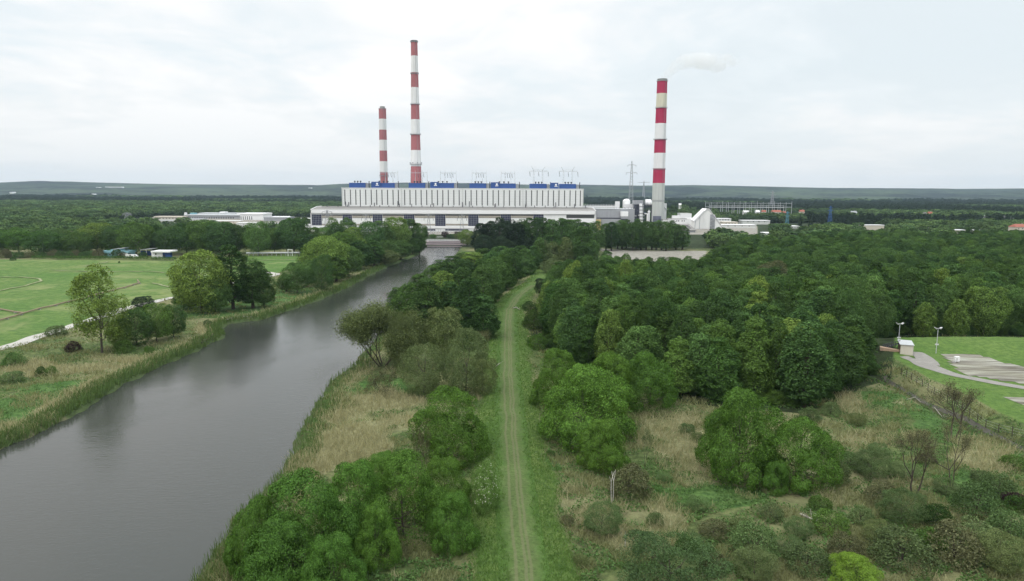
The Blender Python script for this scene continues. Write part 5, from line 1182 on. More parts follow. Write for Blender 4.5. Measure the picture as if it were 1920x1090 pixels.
# ---- tall trees between river and track
IG = 'tall trees between river and track'
isl = [(765, 612, 66, 528), (800, 618, 60, 522), (742, 600, 40, 540), (880, 640, 92, 520), (905, 642, 62, 556), (845, 612, 60, 530), (828, 590, 66, 506), (786, 578, 56, 515), (868, 580, 60, 500), (905, 585, 56, 492), (918, 572, 44, 488), (930, 560, 44, 478),
       (905, 545, 56, 482), (870, 545, 60, 486), (838, 555, 60, 492), (810, 548, 50, 496), (885, 520, 60, 474), (925, 530, 56, 470), (946, 545, 42, 470), (962, 533, 42, 466), (955, 515, 52, 464), (985, 518, 40, 462), (850, 528, 56, 480), (825, 530, 44, 488), (905, 505, 54, 465), (935, 505, 50, 462), (975, 505, 44, 460), (1000, 507, 34, 462), (870, 505, 46, 474)]
il = ['nearest the river bend', 'behind the open willow', 'at the water edge alone', 'dark and broad beside the track', 'lowest of the dark pair at the track', 'in the second row from the olive willows', 'with a bright green top', 'on the river side of the group', 'in the centre of the group', 'with a pale slender trunk', 'right beside the bend of the track', 'leaning over the bend of the track']
for k, (a, b, w, tp) in enumerate(isl):
    lb = 'tall green tree '+(il[k] if k < len(il) else 'in the far half of the strip between river and track')
    T('poplar' if k % 3 else 'alder', a, b, w*1.12, tp, lb, name='birch_tree', group=IG, lm=(L_SPRING if k in (6, 16) else (L_POPLAR if k % 2 else None)))
# ---- far dark poplars before the hall
g = random.Random(5)
for k in range(20):
    a = 900+k*11.5+g.uniform(-3, 3); rowk = k % 3
    T('poplar', a, 474+g.uniform(-6, 5), 40, 411+g.uniform(-3, 4)+(6 if k > 16 or k < 2 else 0), ('very dark purplish' if k < 7 else 'dark green')+' poplar in the tall row hiding the '+('middle' if k < 10 else 'right end')+' of the turbine hall', name='poplar_tree', group='tall poplars before the turbine hall', lm=(L_DARK if k < 7 else None))
for k in range(12):
    a = 905+k*8+g.uniform(-3, 3); T('broad', a, 480+g.uniform(-5, 6), 36, 448+g.uniform(-8, 5), 'dark low tree under the purplish poplars', name='dark_tree', group='dark trees under the poplars', lm=L_DARK)
for k in range(8):
    T('poplar', 1010+k*14+g.uniform(-4, 4), 498+g.uniform(-6, 6), 34, 450+g.uniform(-6, 8), ('pale grey green' if k in (1, 2, 4) else 'mid green')+' tree in front of the tall poplar row', name='poplar_tree', group='trees in front of the poplar row', lm=(L_GREY if k in (1, 2, 4) else None))
T('poplar', 1092, 500, 56, 425, 'broad green conical tree at the right end of the poplar row', name='poplar_tree')
for k in range(16):
    T('poplar', 1138+k*9.4+g.uniform(-2, 2), 468+g.uniform(-3, 3), 34, 413+g.uniform(-2, 4)+(abs(k-7) > 6)*7, 'dark poplar in the oval clump beside the sandy yard', name='poplar_tree', group='oval poplar clump beside the sandy yard')
for k, (a, b, w, tp) in enumerate(((1040, 515, 60, 487), (1065, 512, 50, 490), (1030, 500, 36, 478))):
    T('greywillow', a, b, w, tp, ('pale silvery willow at the head of the track', 'round silvery willow right of the track head', 'small silvery willow under the poplars')[k], 'willow', 'silver_willow')
for k, (a, b, w, tp) in enumerate(((875, 462, 34, 432), (893, 466, 34, 436), (862, 455, 22, 436))):
    T('broad', a, b, w, tp, ('olive tree at the right shore above the weir', 'olive tree leaning on the dark poplars', 'small olive bush right of the weir')[k], name='olive_tree', lm=L_SPRING if k == 0 else L_GREY)
for k, a in enumerate((797, 834, 858)):
    T('broad', a, 446, 14, 434, 'round dark copper beech %s before the turbine hall' % ('behind the left shore trees', 'right of the white kiosk', 'furthest right of the three copper ones')[k], name='copper_beech', lm=L_PURPLE)
for k, a in enumerate((812, 843, 849, 869)):
    T('broad', a, 448, 12, 439, 'small grey green round tree by the weir', name='small_tree', group='small round trees by the weir', lm=L_POPLAR)
# ---- left bank
for a in (('broad', 370, 590, 104, 470, 'tall light green tree left of the dark poplar on the left bank', 'tree', 'maple_tree', None, L_SPRING),
          ('alder', 352, 580, 60, 500, 'dark shadowed tree behind the light green tree', 'tree', 'alder_tree', None, None),
          ('poplar', 432, 582, 76, 462, 'tallest dark poplar on the left bank', 'tree', 'poplar_tree', None, L_ALDER),
          ('poplar', 470, 580, 70, 482, 'dark poplar right of the tallest one on the left bank', 'tree', 'poplar_tree', None, L_POPLAR),
          ('broad', 492, 578, 52, 512, 'low dark tree at the right foot of the dark poplars', 'tree', 'alder_tree', None, L_POPLAR),
          ('broad', 400, 588, 60, 520, 'leafy tree at the foot of the light green tree', 'tree', 'alder_tree', None, L_POPLAR),
          ('broad', 265, 580, 38, 556, 'dark round bush beside the gravel road', 'bush', 'dark_bush', None, L_DARK),
          ('airy', 180, 668, 108, 503, 'tall sparse see-through tree before the gravel road', 'tree', 'sparse_tree', None, L_SPRING),
          ('broad', 322, 634, 46, 574, 'rounded green tree nearest the dark poplars in the bank thicket', 'tree', 'alder_tree', None, L_POPLAR),
          ('broad', 288, 642, 62, 572, 'broad green tree in the middle of the bank thicket', 'tree', 'alder_tree', None, L_ALDER),
          ('broad', 250, 650, 66, 580, 'green tree at the near end of the bank thicket', 'tree', 'alder_tree', None, L_POPLAR),
          ('broad', 222, 655, 50, 602, 'pale yellow green tree beside the sparse tree', 'tree', 'maple_tree', None, L_SPRING),
          ('scrub', 228, 662, 40, 640, 'dark round bush under the bank thicket', 'bush', 'dark_bush', None, L_ALDER),
          ('scrub', 134, 660, 32, 642, 'dark red brown bush left of the sparse tree', 'bush', 'copper_bush', None, L_PURPLE),
          ('scrub', 92, 704, 26, 688, 'dark green round bush in the bank meadow, right of its neighbour', 'bush', 'meadow_bush', None, L_ALDER),
          ('scrub', 74, 706, 20, 689, 'smaller dark bush touching the round meadow bush', 'bush', 'meadow_bush', None, L_ALDER),
          ('scrub', 22, 688, 44, 664, 'dark thorny bush near the left picture edge', 'bush', 'meadow_bush', None, L_POPLAR),
          ('scrub', 18, 718, 46, 698, 'grey green low bush at the left picture edge', 'bush', 'meadow_bush', None, L_SCRUB),
          ('scrub', 100, 630, 40, 612, 'low pale bush beside the gravel road', 'bush', 'meadow_bush', None, L_SCRUB),
          ('scrub', 278, 664, 20, 650, 'little bright bush in the dry reeds', 'bush', 'meadow_bush', None, L_WILLOW),
          ('scrub', 388, 612, 18, 600, 'pale flowering bush near the driftwood', 'bush', 'meadow_bush', None, L_SCRUB),
          ('broad', 554, 552, 56, 494, 'dark round tree left of the pale one on the left bank', 'tree', 'alder_tree', None, L_POPLAR),
          ('greywillow', 601, 548, 52, 482, 'pale rounded tree among the darker left bank trees', 'tree', 'silver_tree', None, L_POPLAR),
          ('broad', 606, 528, 92, 445, 'large light green tree behind the pale rounded one', 'tree', 'maple_tree', None, L_SPRING),
          ('poplar', 672, 506, 60, 452, 'dark willowy tree overhanging the left bank path', 'tree', 'poplar_tree', None, None),
          ('broad', 640, 505, 64, 436, 'green tree between the light green tree and the dark willowy one', 'tree', 'alder_tree', None, L_ALDER)):
    T(*a)
LB = 'tall trees lining the far left bank'
for k, (a, b, w, tp) in enumerate(((660, 496, 60, 426), (690, 486, 64, 418), (716, 482, 56, 414), (742, 478, 54, 407), (768, 474, 50, 412), (785, 470, 34, 420), (700, 500, 46, 452), (726, 492, 48, 452), (750, 490, 50, 450), (772, 482, 40, 448), (630, 478, 50, 420), (652, 462, 34, 410), (624, 455, 34, 408), (606, 470, 50, 428), (580, 480, 50, 440), (740, 470, 46, 425), (786, 476, 30, 440), (575, 540, 50, 490), (628, 530, 56, 478), (650, 520, 60, 462), (535, 548, 40, 512), (625, 505, 60, 452), (575, 512, 46, 470))):
    T('broad' if k % 2 else 'poplar', a, b, w, tp, 'green tree '+('low by the water' if k in (6, 7, 8, 9, 16, 17, 18, 20) else 'in the tall bank row')+' left of the weir', name='bank_tree', group=LB, lm=(L_SPRING if k in (0, 3) else L_POPLAR if k % 3 else L_ALDER))
T('broad', 720, 498, 60, 470, 'pale bush above the bank below the tall row', 'bush', 'bank_bush', None, L_GREY)
# ---- tree belt beyond the meadow
g = random.Random(8)
bt = [(28, 50, 428, L_WILLOW), (75, 56, 434, L_ALDER), (110, 44, 440, L_POPLAR), (140, 50, 436, L_ALDER), (175, 66, 421, L_SPRING), (212, 46, 424, L_POPLAR), (250, 56, 418, L_ALDER), (284, 46, 422, L_ALDER), (312, 44, 428, L_POPLAR), (345, 56, 420, L_ALDER), (376, 56, 414, L_ALDER), (408, 56, 417, L_POPLAR), (440, 50, 422, L_ALDER), (482, 44, 417, L_POPLAR), (512, 40, 430, L_ALDER), (548, 56, 409, L_POPLAR), (578, 46, 426, L_ALDER), (-20, 50, 430, L_ALDER)]
ds = ['bright lime green', 'mid green', 'dull green', 'dark green']
for k, (a, w, tp, lm) in enumerate(bt):
    T('broad', a, 478+g.uniform(-3, 3), w*1.15, tp, ('bright light green' if lm in (L_WILLOW, L_SPRING) else 'dark green' if lm is L_ALDER else 'dull green')+' tree in the front row beyond the meadow', name='belt_tree', group='belt of trees beyond the meadow', lm=lm)
for k in range(34):
    a = -20+k*18+g.uniform(-7, 7); T('broad', a, 466+g.uniform(-8, 6), 46, 436+g.uniform(-9, 8), 'green tree deeper in the belt beyond the meadow', name='belt_tree', group='belt of trees beyond the meadow', lm=g.choice((L_ALDER, L_POPLAR, L_POPLAR, L_BROWN if k < 16 else L_ALDER)))
for k in range(16):
    a = 5+k*15+g.uniform(-4, 4); T('scrub', a, 484+g.uniform(-2, 1), 22, 470+g.uniform(-3, 4), ('brown' if k % 3 == 0 else 'green')+' bush at the foot of the meadow tree belt', 'bush', 'belt_bush', 'bushes at the foot of the tree belt', L_BROWN if k % 3 == 0 else L_POPLAR)
for a, b, w, tp, lab in ((23, 489, 12, 483, 'lone bush in the meadow near the left edge'), (223, 493.5, 4, 490, 'tiny lone bush in the middle of the meadow'), (267, 482, 16, 473, 'bush before the open shelter'), (207, 482, 12, 473, 'leftmost bush before the boathouse'), (228, 483, 12, 474, 'brown bush before the boathouse')):
    T('scrub', a, b, w, tp, lab, 'bush', 'meadow_bush', None, L_ALDER)
# a clipped hedge along the meadow edge
hp = [at(a, b) for a, b in [(60, 486), (150, 486.5), (225, 487), (330, 488)]]
def hedge():
    rg = np.random.default_rng(3); C = []
    for i in range(len(hp)-1):
        a, b = hp[i], hp[i+1]; n = int((b-a).length*60); t = rg.random((n, 1)); p = np.array(a)+t*(np.array(b)-np.array(a)); p[:, 1] += rg.uniform(-0.9, 0.9, n); p[:, 2] = p[:, 2]*0+0.2+rg.random(n)**0.6*2.0; C.append(p)
    C = np.vstack(C); V, F = leaf_quads(rg, C, rg.normal(size=C.shape)+np.array([0, 0, 0.6]), 0.5)
    o = link('hedge', meshq('hedge', V, F, L_ALDER)); prop(o, 'long low dark hedge along the far edge of the meadow', 'hedge')
hedge()
# ---- bare and half bare trees, lower right
T('bare', 1722, 940, 90, 800, 'bare multi stemmed tree left of the taller bare one in the lower right scrub', 'tree', 'bare_tree', None, L_BROWN, 0)
T('bare', 1795, 926, 110, 790, 'bare tree with forked pale stems right of the other bare one', 'tree', 'bare_tree', None, L_BROWN, 1)
T('bare', 1800, 830, 120, 712, 'leafless brown tree by the ditch under the lawn', 'tree', 'bare_tree', None, L_BROWN, 2)
T('bare', 1232, 745, 30, 690, 'bare pale sapling on the face of the dark wood', 'tree', 'bare_tree', None, None, 0)
for a, b, w, tp, lab in ((1149, 945, 26, 882, 'taller pair of white dead birch trunks'), (1172, 1032, 16, 996, 'short white dead birch stump with two prongs')):
    T('deadbirch', a, b, w, tp, lab, 'dead tree', 'dead_birch')
for a, b, w, tp, lab in ((1210, 880, 30, 800, 'thin pale sapling leaning beside the compact willow'), ):
    T('bare', a, b, w, tp, lab, 'tree', 'bare_sapling', None, L_SCRUB, 1)
# ---- scrub bushes, lower right
sc = [(1640, 900, 74), (1600, 880, 60), (1570, 905, 60), (1660, 945, 70), (1700, 985, 90), (1760, 990, 80), (1840, 970, 90), (1900, 1010, 80), (1890, 1075, 110), (1800, 1060, 110), (1700, 1065, 120), (1560, 1000, 70), (1500, 1010, 60), (1450, 975, 50), (1395, 1000, 50), (1340, 1010, 60), (1310, 960, 44), (1540, 960, 44), (1620, 985, 50), (1520, 1075, 90), (1420, 1090, 90), (1340, 1075, 60), (1880, 930, 70), (1915, 960, 50), (1780, 930, 50), (1290, 815, 36), (1310, 830, 30), (1340, 850, 26), (1245, 905, 30), (1290, 1040, 50), (1230, 985, 36), (1200, 1040, 34), (1650, 1020, 60), (1590, 1050, 70), (1840, 1025, 80), (1750, 1040, 70), (1480, 1040, 60), (1915, 1050, 60), (1090, 1060, 34), (1065, 985, 28), (1700, 900, 50), (1545, 860, 50), (1520, 790, 44), (1560, 780, 40), (1610, 800, 36), (1740, 870, 36), (1845, 905, 40), (1905, 880, 50), (1650, 860, 44)]
g = random.Random(15)
zn_ = lambda x, y: 'near the drying beds' if (x > 1500 and y < 860) else 'around the bare trees' if (x > 1620 and y < 960) else 'at the lower right corner' if x > 1680 else 'below the sloping willow' if x > 1400 else 'between the white dead trunks and the tall willow'
for k, (a, b, w) in enumerate(sc):
    kind = 'scrub' if k % 4 else 'greywillow'; lm = (L_SCRUB, L_SCRUB, L_GREY, L_BROWN, L_SCRUB, L_ALDER)[k % 6]
    T(kind, a, b, w, b-w*g.uniform(0.5, 0.68), ('brownish twiggy' if lm is L_BROWN else 'dark green' if lm is L_ALDER else 'grey green')+(' large' if w > 80 else ' small' if w < 45 else '')+' scrub bush '+zn_(a, b), 'bush', 'scrub_bush', 'scrub bushes on the flood plain', lm)
T('scrub', 1905, 950, 44, 925, 'rust brown bush at the right edge', 'bush', 'copper_bush', None, L_PURPLE)
# bushes on the right side of the track and under the wood edge
for k, (a, b, w, tp, lab, lm) in enumerate(((1008, 655, 44, 628, 'bright low bush under the dark wood edge', L_WILLOW), (1000, 618, 44, 585, 'dark spreading bush at the track side', L_ALDER), (995, 585, 36, 567, 'dark bush where the track starts to bend', L_ALDER), (1018, 558, 34, 522, 'dark conical bush inside the bend of the track', L_DARK), (1060, 672, 30, 655, 'small bush in the gap under the dark wood', L_POPLAR), (1033, 855, 20, 845, 'tiny bush in the grass by the broad willow', L_POPLAR), (1030, 630, 36, 600, 'dark bush pressed against the wood edge', L_DARK))):
    T('scrub' if k not in (3, 6) else 'broad', a, b, w, tp, lab, 'bush', 'edge_bush', None, lm)
# ---- the wood on the right
def jgrid(pg, sp, seed, jit=0.38):
    rg = np.random.default_rng(seed); x0, y0 = pg.min(0); x1, y1 = pg.max(0)
    gx, gy = np.meshgrid(np.arange(x0, x1, sp), np.arange(y0, y1, sp)); gx = gx+(np.arange(gx.shape[0])[:, None] % 2)*sp/2
    x = gx.ravel()+rg.uniform(-jit, jit, gx.size)*sp; y = gy.ravel()+rg.uniform(-jit, jit, gx.size)*sp
    k = inpoly(x, y, pg); return x[k], y[k]
WOODT = poly([(1022, 596), (1022, 632), (1040, 658), (1085, 682), (1160, 715), (1280, 742), (1400, 760), (1500, 766), (1555, 742), (1595, 720), (1632, 704), (1634, 660), (1640, 640), (1684, 630), (1920, 630), (2500, 630), (2900, 470), (1600, 462), (1420, 478), (1335, 500), (1315, 512), (1240, 520), (1130, 516), (1078, 528), (1048, 548), (1030, 570)])
wx, wy = jgrid(WOODT, 6.6, 2)
pp = np.array([projv(a, b, 12) for a, b in zip(wx, wy)])
vis = (pp[:, 0] > -60) & (pp[:, 0] < 1990)
wx, wy, pp = wx[vis], wy[vis], pp[vis]
o = np.argsort(np.hypot(wx, wy)); wx, wy, pp = wx[o], wy[o], pp[o]
NIND = 285
def where(u, v):
    a = 'beside the bend of the grass track' if u < 1110 else 'behind the broad and tall willows' if u < 1290 else 'behind the tallest willow' if u < 1450 else 'above the dry reeds right of the sloping willow' if u < 1590 else 'left of the cream shed' if u < 1690 else 'behind the floodlit lawn'
    return a
g = random.Random(21)
wood_rest = []
edge_d = np.abs(sdf(wx, wy, WOODT))
for k in range(len(wx)):
    front = wy[k] < 260
    cl = float(hsh(wx[k], wy[k], 14.0))
    h = (g.uniform(15, 20) if front else g.uniform(11, 16.5))+2.2*cl
    if edge_d[k] < 5 and wy[k] < 300: h *= 0.9
    if 235 < wy[k] and pp[k][0] < 1345 and wy[k] > 330: h = g.uniform(8, 11)
    w = g.uniform(7.6, 12.0)
    if k < NIND:
        u, v = pp[k]; r = g.random(); spring = r > 0.95
        lm = L_SPRING if spring else (L_POPLAR if r < 0.3 else None)
        lab = ('pale green' if spring else 'dull green' if r < 0.3 else 'dark green')+' tree '+('at the wood edge ' if edge_d[k] < 6 else 'inside the wood ')+where(u, v)
        plant(('alder', 'alder', 'broad', 'alder', 'poplar')[g.randrange(5)], wx[k], wy[k], w, h, lab, name='forest_tree', group='trees of the right-hand wood', lm=lm)
    else: wood_rest.append((wx[k], wy[k], w, h))
# two pale trees at the lawn edge and a few marked crowns in the wood
T('poplar', 1735, 640, 44, 565, 'pale slender tree before the wood, left of the lawn floodlight', name='spring_tree', lm=L_SPRING); T('poplar', 1795, 640, 46, 562, 'pale slender tree before the wood, right of the lawn floodlight', name='spring_tree', lm=L_SPRING)
T('broad', 1853, 632, 78, 538, 'yellowish pale crown high in the wood at far right', name='spring_tree', lm=L_SPRING)
T('broad', 1452, 560, 66, 490, 'round reddish brown tinged crown in the middle of the wood', name='spring_tree', lm=leafmat('bronze_leaves', (0.085, 0.10, 0.045)))
T('broad', 1818, 540, 60, 484, 'light green crown on the far slope of the wood', name='spring_tree', lm=L_SPRING)
def scatter(name, label, pts, protos, kind='stuff', seed=1, mats=None):
    """pts: (x, y, w, h) rows; one object whose geometry nodes stand a crown on every point"""
    pts = np.array(pts); n = len(pts); rg = np.random.default_rng(seed)
    me = bpy.data.meshes.new(name); me.vertices.add(n)
    z = H(pts[:, 0], pts[:, 1])-0.2; me.vertices.foreach_set('co', np.stack([pts[:, 0], pts[:, 1], z], 1).astype(np.float32).ravel())
    pk = rg.integers(0, len(protos), n); ref = [p[1] for p in protos]
    sc = np.array([(pts[i, 2]/ref[pk[i]][0], pts[i, 2]/ref[pk[i]][0], pts[i, 3]/ref[pk[i]][1]) for i in range(n)], np.float32)
    a = me.attributes.new('size', 'FLOAT_VECTOR', 'POINT'); a.data.foreach_set('vector', sc.ravel())
    a = me.attributes.new('turn', 'FLOAT_VECTOR', 'POINT'); a.data.foreach_set('vector', np.stack([np.zeros(n), np.zeros(n), rg.uniform(0, 6.28, n)], 1).astype(np.float32).ravel())
    a = me.attributes.new('pick', 'INT', 'POINT'); a.data.foreach_set('value', pk.astype(np.int32))
    me.update(); o = link(name, me); prop(o, label, None, None, kind)
    t = bpy.data.node_groups.new(name+'_nodes', 'GeometryNodeTree')
    t.interface.new_socket('Geometry', in_out='INPUT', socket_type='NodeSocketGeometry'); t.interface.new_socket('Geometry', in_out='OUTPUT', socket_type='NodeSocketGeometry')
    gi = t.nodes.new('NodeGroupInput'); go = t.nodes.new('NodeGroupOutput'); ip = t.nodes.new('GeometryNodeInstanceOnPoints'); j = t.nodes.new('GeometryNodeJoinGeometry')
    for ob, _ in reversed(protos):
        oi = t.nodes.new('GeometryNodeObjectInfo'); oi.inputs['Object'].default_value = ob; oi.inputs['As Instance'].default_value = True; oi.transform_space = 'ORIGINAL'
        t.links.new(oi.outputs['Geometry'], j.inputs[0])
    def na(nm, tp):
        q = t.nodes.new('GeometryNodeInputNamedAttribute'); q.data_type = tp; q.inputs['Name'].default_value = nm; return q.outputs['Attribute']
    t.links.new(gi.outputs[0], ip.inputs['Points']); t.links.new(j.outputs[0], ip.inputs['Instance']); ip.inputs['Pick Instance'].default_value = True
    t.links.new(na('pick', 'INT'), ip.inputs['Instance Index']); t.links.new(na('turn', 'FLOAT_VECTOR'), ip.inputs['Rotation']); t.links.new(na('size', 'FLOAT_VECTOR'), ip.inputs['Scale'])
    t.links.new(ip.outputs[0], go.inputs[0])
    md = o.modifiers.new('scatter', 'NODES'); md.node_group = t
    return o
# crowns already standing in the scene serve the scattered masses as their source
def src(name, kind, n):
    out = []
    for ob in COL.objects:
        if ob.type == 'MESH' and ob.name.split('.')[0] == 'crown' and ob.data.name.startswith(kind+'_crown'):
            if ob.material_slots[0].link == 'OBJECT': continue
            if all(ob.data is not q[0].data for q in out):
                ii = [p for p in PROTO[kind] if p[0] is ob.data][0]; out.append((ob, (ii[2], ii[3])))
    return out[:n]
al = src('', 'alder', 7)+src('', 'broad', 4)+src('', 'poplar', 3)
scatter('woodland', 'dense green wood stretching back behind the nearest trees', wood_rest, al, seed=5)
ux, uy = jgrid(WOODT, 2.6, 9, 0.5); ed = np.abs(sdf(ux, uy, WOODT)); kk = (ed < 7) & (np.hypot(ux, uy) < 420)
g9 = np.random.default_rng(6); und = [(a, b, g9.uniform(2.5, 5.5), g9.uniform(1.5, 4.5)) for a, b in zip(ux[kk], uy[kk])]
ux, uy = jgrid(np.vstack([poly([(735, 640), (760, 600), (800, 560), (850, 510), (900, 480), (1000, 490), (985, 518), (945, 545), (918, 580), (912, 640), (900, 660)])]), 3.2, 10, 0.5)
und += [(a, b, g9.uniform(2.5, 5), g9.uniform(1.5, 4)) for a, b in zip(ux, uy)]
scatter('undergrowth', 'dark shrubby undergrowth along the foot of the woods', und, src('', 'alder', 7)[:3], seed=8)
# far plain: a few real trees of each kind first, then the mass
for k, (u, v, w, tp, lab) in enumerate(((1262, 402, 16, 384, 'round green tree right of the chimney foot'), (1284, 402, 18, 383, 'broad green tree right of the round one'), (1300, 404, 14, 389, 'small green tree behind the white block'), (1340, 408, 16, 390, 'green tree over the ridge of the gabled store'))):
    T('farcrown', u, v+10, w, tp, lab, name='far_tree')
for k, (u, lab) in enumerate(((1500, 'leftmost'), (1520, 'middle'), (1545, 'rightmost'))):
    T('conifer', u, 428, 10, 404, 'dark pine, %s of three before the dark far plantation' % lab, name='pine_tree')
fc = src('', 'farcrown', 4); cf = src('', 'conifer', 3)
PLANT = [poly([(560, 452), (1330, 452), (1440, 452), (1440, 432), (560, 432)]), np.array([(-235, 760), (470, 760), (470, 1010), (-235, 1010)]), np.array([(-620, 830), (-235, 830), (-235, 1230), (-620, 1230)]), np.array([(330, 1150), (640, 1150), (640, 1430), (330, 1430)]), np.array([(330, 870), (440, 870), (480, 1060), (330, 1060)])]
def ringpts(y0, y1, sp0, k, seed, cond):
    rg = np.random.default_rng(seed); out = []; y = y0
    while y < y1:
        sp = sp0*(y/y0)**k; xs = np.arange(-0.86*y, 0.86*y, sp)+rg.uniform(-0.4, 0.4, len(np.arange(-0.86*y, 0.86*y, sp)))*sp
        ys = y+rg.uniform(-0.4, 0.4, len(xs))*sp; ok = cond(xs, ys)
        w = sp*rg.uniform(1.1, 1.6, len(xs)); h = rg.uniform(9, 15, len(xs))*(1+0.12*(sp/sp0-1))
        out.append(np.stack([xs, ys, w, h], 1)[ok]); y += sp*0.92
    return np.vstack(out)
def cond_far(x, y):
    ok = np.ones(x.shape, bool)
    for p in PLANT: ok &= ~inpoly(x, y, p)
    ok &= sdf(x, y, FIELD) > 25; ok &= sdf(x, y, RIV) > 12; ok &= ~inpoly(x, y, WOODT)
    ok &= dline(x, y, PATHL) > 15
    px = 960+FPX*x/y
    ok &= ~((px > 285) & (px < 560) & (y > 610) & (y < 1230) & (hsh(x, y, 22.) < 0.55))
    for (a, b, yy) in ((1608, 1668, 820), (1700, 1726, 740), (1734, 1750, 760), (1768, 1818, 740), (1822, 1850, 740), (1392, 1450, 1010), (1470, 1505, 905)): ok &= ~((px > a) & (px < b) & (y > 585) & (y < yy+8))
    # village clearing on the right, yards in front of the hall
    ok &= ~((px > 1380) & (px < 1500) & (y > 1130) & (y < 1230)); ok &= ~((px > 1840) & (y > 640) & (y < 770))
    ok &= ~((px > 560) & (px < 1330) & (y > 420) & (y < 780)); ok &= ~((px > 1330) & (px < 1460) & (y > 650) & (y < 790) & (np.sin(x*0.09) > 0.3))
    return ok
left = ringpts(560, 3300, 9.5, 0.62, 11, cond_far)
px = 960+FPX*left[:, 0]/left[:, 1]
dk = ((px > 1500) & (left[:, 1] > 900)) | (left[:, 1] > 2100) | ((px > 1100) & (left[:, 1] > 1450))
dk &= (np.sin(left[:, 0]*0.004+2)*np.cos(left[:, 1]*0.005) > -0.55)
L1 = left[~dk]; L2 = left[dk]; L2 = L2.copy(); L2[:, 2] *= 0.8; L2[:, 3] *= 1.2
scatter('plain_woodland', 'broadleaf woods covering the plain around the power station', L1, fc, seed=3)
scatter('pine_plantation', 'dark pine plantations reaching to the foot of the hills', L2, cf, seed=4)
# ---- reeds, grass and herbs as ground cover
def blades(name, label, mat, x, y, h, w, lean=0.25, seed=0):
    rg = np.random.default_rng(seed); n = len(x); z = H(x, y)-0.05
    a = rg.uniform(0, np.pi, n); d = rg.normal(size=(n, 2))*lean
    bx = np.cos(a)*w/2; by = np.sin(a)*w/2
    B = np.stack([x, y, z], 1); o1 = np.stack([bx, by, np.zeros(n)], 1); tip = B+np.stack([d[:, 0]*h, d[:, 1]*h, h], 1)
    V = np.stack([B-o1, B+o1, tip+o1*0.45, tip-o1*0.45], 1).reshape(-1, 3)
    o = link(name, meshq(name, V, np.arange(4*n).reshape(n, 4), mat)); prop(o, label, None, None, 'stuff'); return o
def sample(n, ymin, ymax, seed, power=1.6):
    rg = np.random.default_rng(seed); u = rg.random(n); y = ymin*(ymax/ymin)**(u**0.9); x = y*rg.uniform(-0.80, 0.80, n)
    r = np.hypot(x, y); pv = np.array([0]); return x, y, rg
def reedmat(name, c, lv=0.3):
    m = leafmat(name, c, trans=0.25, lv=lv, tv=0.0, alt=c); return m
x, y, rg = sample(900000, 52, 420, 31)
zn = zones(x, y); dr = sdf(x, y, RIV); wdn = sdf(x, y, WOODT)
base = (dr > 0.6) & (zn['levee'] < 0.3) & (zn['lawn'] < 0.3) & (zn['field'] < 0.4) & (zn['yard'] < 0.3) & (wdn > 0) & (y < 420)
patch = 0.5+0.5*hsh(x, y, 5.0)*0.6+0.4*hsh(x+50, y, 1.9)
rm = base & (zn['reed'] > 0.25) & (rg.random(len(x)) < 0.1+0.75*zn['reed'])
k = np.where(rm)[0]; print('reeds', len(k)); sc_ = np.clip(y/110, 0.8, 3)
blades('dry_reeds', 'straw coloured dry reeds in beds and along the banks', reedmat('dry_reed', (0.33, 0.315, 0.18)), x[k], y[k], rg.uniform(0.45, 1.5, len(k))*(1+0.3*hsh(x[k], y[k], 2.0)), 0.075*sc_[k], 0.5, 1)
gr = (dr > -0.5) & (dr < 4.5) & (y < 420) & (zn['levee'] < 0.3)
lft = x < np.interp(y, LMX[:, 1], LMX[:, 0])
k = np.where(gr & (rg.random(len(x)) < np.where(lft, 0.9, 0.22)))[0]
blades('green_reeds', 'fresh green reeds along the water edge', reedmat('green_reed', (0.10, 0.16, 0.05)), x[k], y[k], rg.uniform(0.9, 1.8, len(k)), 0.10*sc_[k], 0.2, 2)
wl = base & (zn['reed'] < 0.5) & (patch > 0.25) & (rg.random(len(x)) < 0.55)
k = np.where(wl)[0]; print('grass', len(k))
kk = k[patch[k] > 0.62]; blades('rough_grass', 'pale olive rough grass on the flood plain', reedmat('rough_grass_blade', (0.21, 0.225, 0.105)), x[kk], y[kk], rg.uniform(0.35, 0.9, len(kk)), 0.12*sc_[kk], 0.5, 3)
kk = k[patch[k] <= 0.62]
C = np.stack([x[kk], y[kk], H(x[kk], y[kk])+rg.uniform(0.05, 0.6, len(kk))], 1)
V, F = leaf_quads(rg, C, rg.normal(size=C.shape)*0.8+np.array([0, 0, 0.9]), 0.34*1.0)
prop(link('herb_cover', meshq('herb_cover', V, F, reedmat('herb_leaf', (0.085, 0.16, 0.045), 0.45))), 'mixed green herbs and nettles covering the flood plain', None, None, 'stuff')
# tufts on the edges of the track
k = np.where((zn['levee'] > 0.2) & (dline(x, y, PATHL) > 2.1+0.5*hsh(x, y, 1.2)) & (dr > 1))[0]
blades('track_grass', 'short bright grass on both sides of the track', reedmat('track_grass_blade', (0.10, 0.185, 0.04), 0.25), x[k], y[k], rg.uniform(0.15, 0.4, len(k)), 0.10*sc_[k], 0.5, 5)
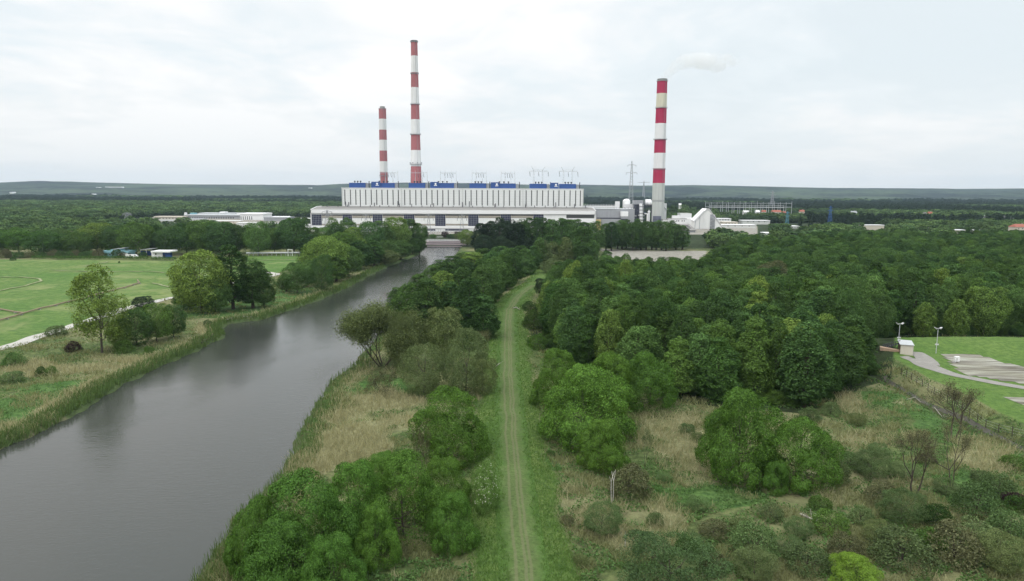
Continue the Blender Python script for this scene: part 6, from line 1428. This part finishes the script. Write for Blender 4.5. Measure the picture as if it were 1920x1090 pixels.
# ---- driftwood and fallen branches
def drift(label, pts, group=None, r=0.16, mat=None):
    q = [at(a, b, 0.35) for a, b in pts]
    for v in q: v.z = max(v.z, WZ+0.25)
    t = thing('fallen_branch', label, 'branch', q[0], group=group); mb = MB(); loc = [v-q[0] for v in q]
    mb.path(loc, [r*(1-0.6*i/len(loc)) for i in range(len(loc))], 6); mb.obj('stem', mat or WOODG, t)
    mb = MB(); g2 = random.Random(len(label))
    for i in range(1, len(loc)):
        for s in range(2):
            a = loc[i-1].lerp(loc[i], g2.random()); mb.tube(a, a+Vector((g2.uniform(-1.3, 1.3), g2.uniform(-1.3, 1.3), g2.uniform(0.2, 1.1))), r*0.4, r*0.12, 5)
    mb.obj('side_branch', mat or WOODG, t)
drift('pale driftwood lying in the water below the left bank poplars', [(424, 614.5), (440, 613), (455, 611), (472, 611.5)], r=0.25)
drift('bleached fallen branch in the lower right scrub', [(1500, 968), (1516, 975), (1530, 982), (1536, 972)], r=0.14)
drift('light coloured log at the edge of the ditch', [(1700, 752), (1716, 748), (1728, 738)], r=0.08)
drift('second log by the ditch, nearer the bare tree', [(1752, 768), (1768, 762), (1776, 765)], r=0.08)
drift('short pale branch on the grass left of the track', [(929, 690), (934, 686), (938, 683)], r=0.08)
drift('pale branches lying across the track bend', [(962, 580), (968, 578), (975, 583)], r=0.16)
drift('brown fallen log half in the water on the left bank', [(378, 651), (392, 647), (402, 644)], r=0.25, mat=BARK)
# ================================================================== SMOKE AND AIR
def smoke():
    rg = np.random.default_rng(4); a0 = P(1247, 146, 973); me = bpy.data.meshes.new('smoke')
    import bmesh
    bm = bmesh.new(); L = [(1245, 146, 6), (1251, 140, 8), (1262, 130, 9), (1272, 122, 12), (1285, 115, 14), (1300, 113, 16), (1316, 114, 17), (1331, 119, 15), (1345, 125, 12), (1340, 108, 10), (1362, 110, 10), (1374, 117, 9)]
    mb = bpy.data.metaballs.new('smoke_form'); 
    for (u, v, r) in L:
        q = P(u, v, 985); e = bmesh.ops.create_icosphere(bm, subdivisions=3, radius=r*1.15*0.75)
        for vv in e['verts']: vv.co = Vector((vv.co.x*1.15, vv.co.y*1.2, vv.co.z*0.8))+q
    bm.to_mesh(me); bm.free(); bpy.data.metaballs.remove(mb)
    o = link('smoke', me); rm_ = o.modifiers.new('merge', 'REMESH'); rm_.mode = 'VOXEL'; rm_.voxel_size = 2.0
    m = bpy.data.materials.new('smoke_vapour'); m.use_nodes = True; t = m.node_tree; t.nodes.clear()
    out = N(t, 'ShaderNodeOutputMaterial'); pv = N(t, 'ShaderNodeVolumePrincipled'); tc = N(t, 'ShaderNodeTexCoord')
    n = noise(t, tc.outputs['Object'], 0.06, 6, 0.65, 0.4); dn = ramp(t, n, [(0.36, 0.0), (0.62, 1.0)])
    t.links.new(mathn(t, 'MULTIPLY', dn, 0.055), pv.inputs['Density']); pv.inputs['Color'].default_value = (1, 1, 1, 1); pv.inputs['Anisotropy'].default_value = 0.0
    t.links.new(pv.outputs[0], out.inputs['Volume']); me.materials.append(m)
    prop(o, 'white smoke drifting right from the crimson striped chimney', None, None, 'stuff')
smoke()
def haze(dens):
    o = MB().box(-9500, 9500, -400, 9200, -9, 262).obj('haze', None); prop(o, 'pale air haze over the whole valley', None, None, 'stuff')
    m = bpy.data.materials.new('haze_air'); m.use_nodes = True; t = m.node_tree; t.nodes.clear()
    out = N(t, 'ShaderNodeOutputMaterial'); pv = N(t, 'ShaderNodeVolumePrincipled'); pv.inputs['Density'].default_value = dens; pv.inputs['Color'].default_value = (0.64, 0.81, 1.0, 1); pv.inputs['Anisotropy'].default_value = 0.3
    t.links.new(pv.outputs[0], out.inputs['Volume']); o.data.materials.append(m)
haze(0.00005)
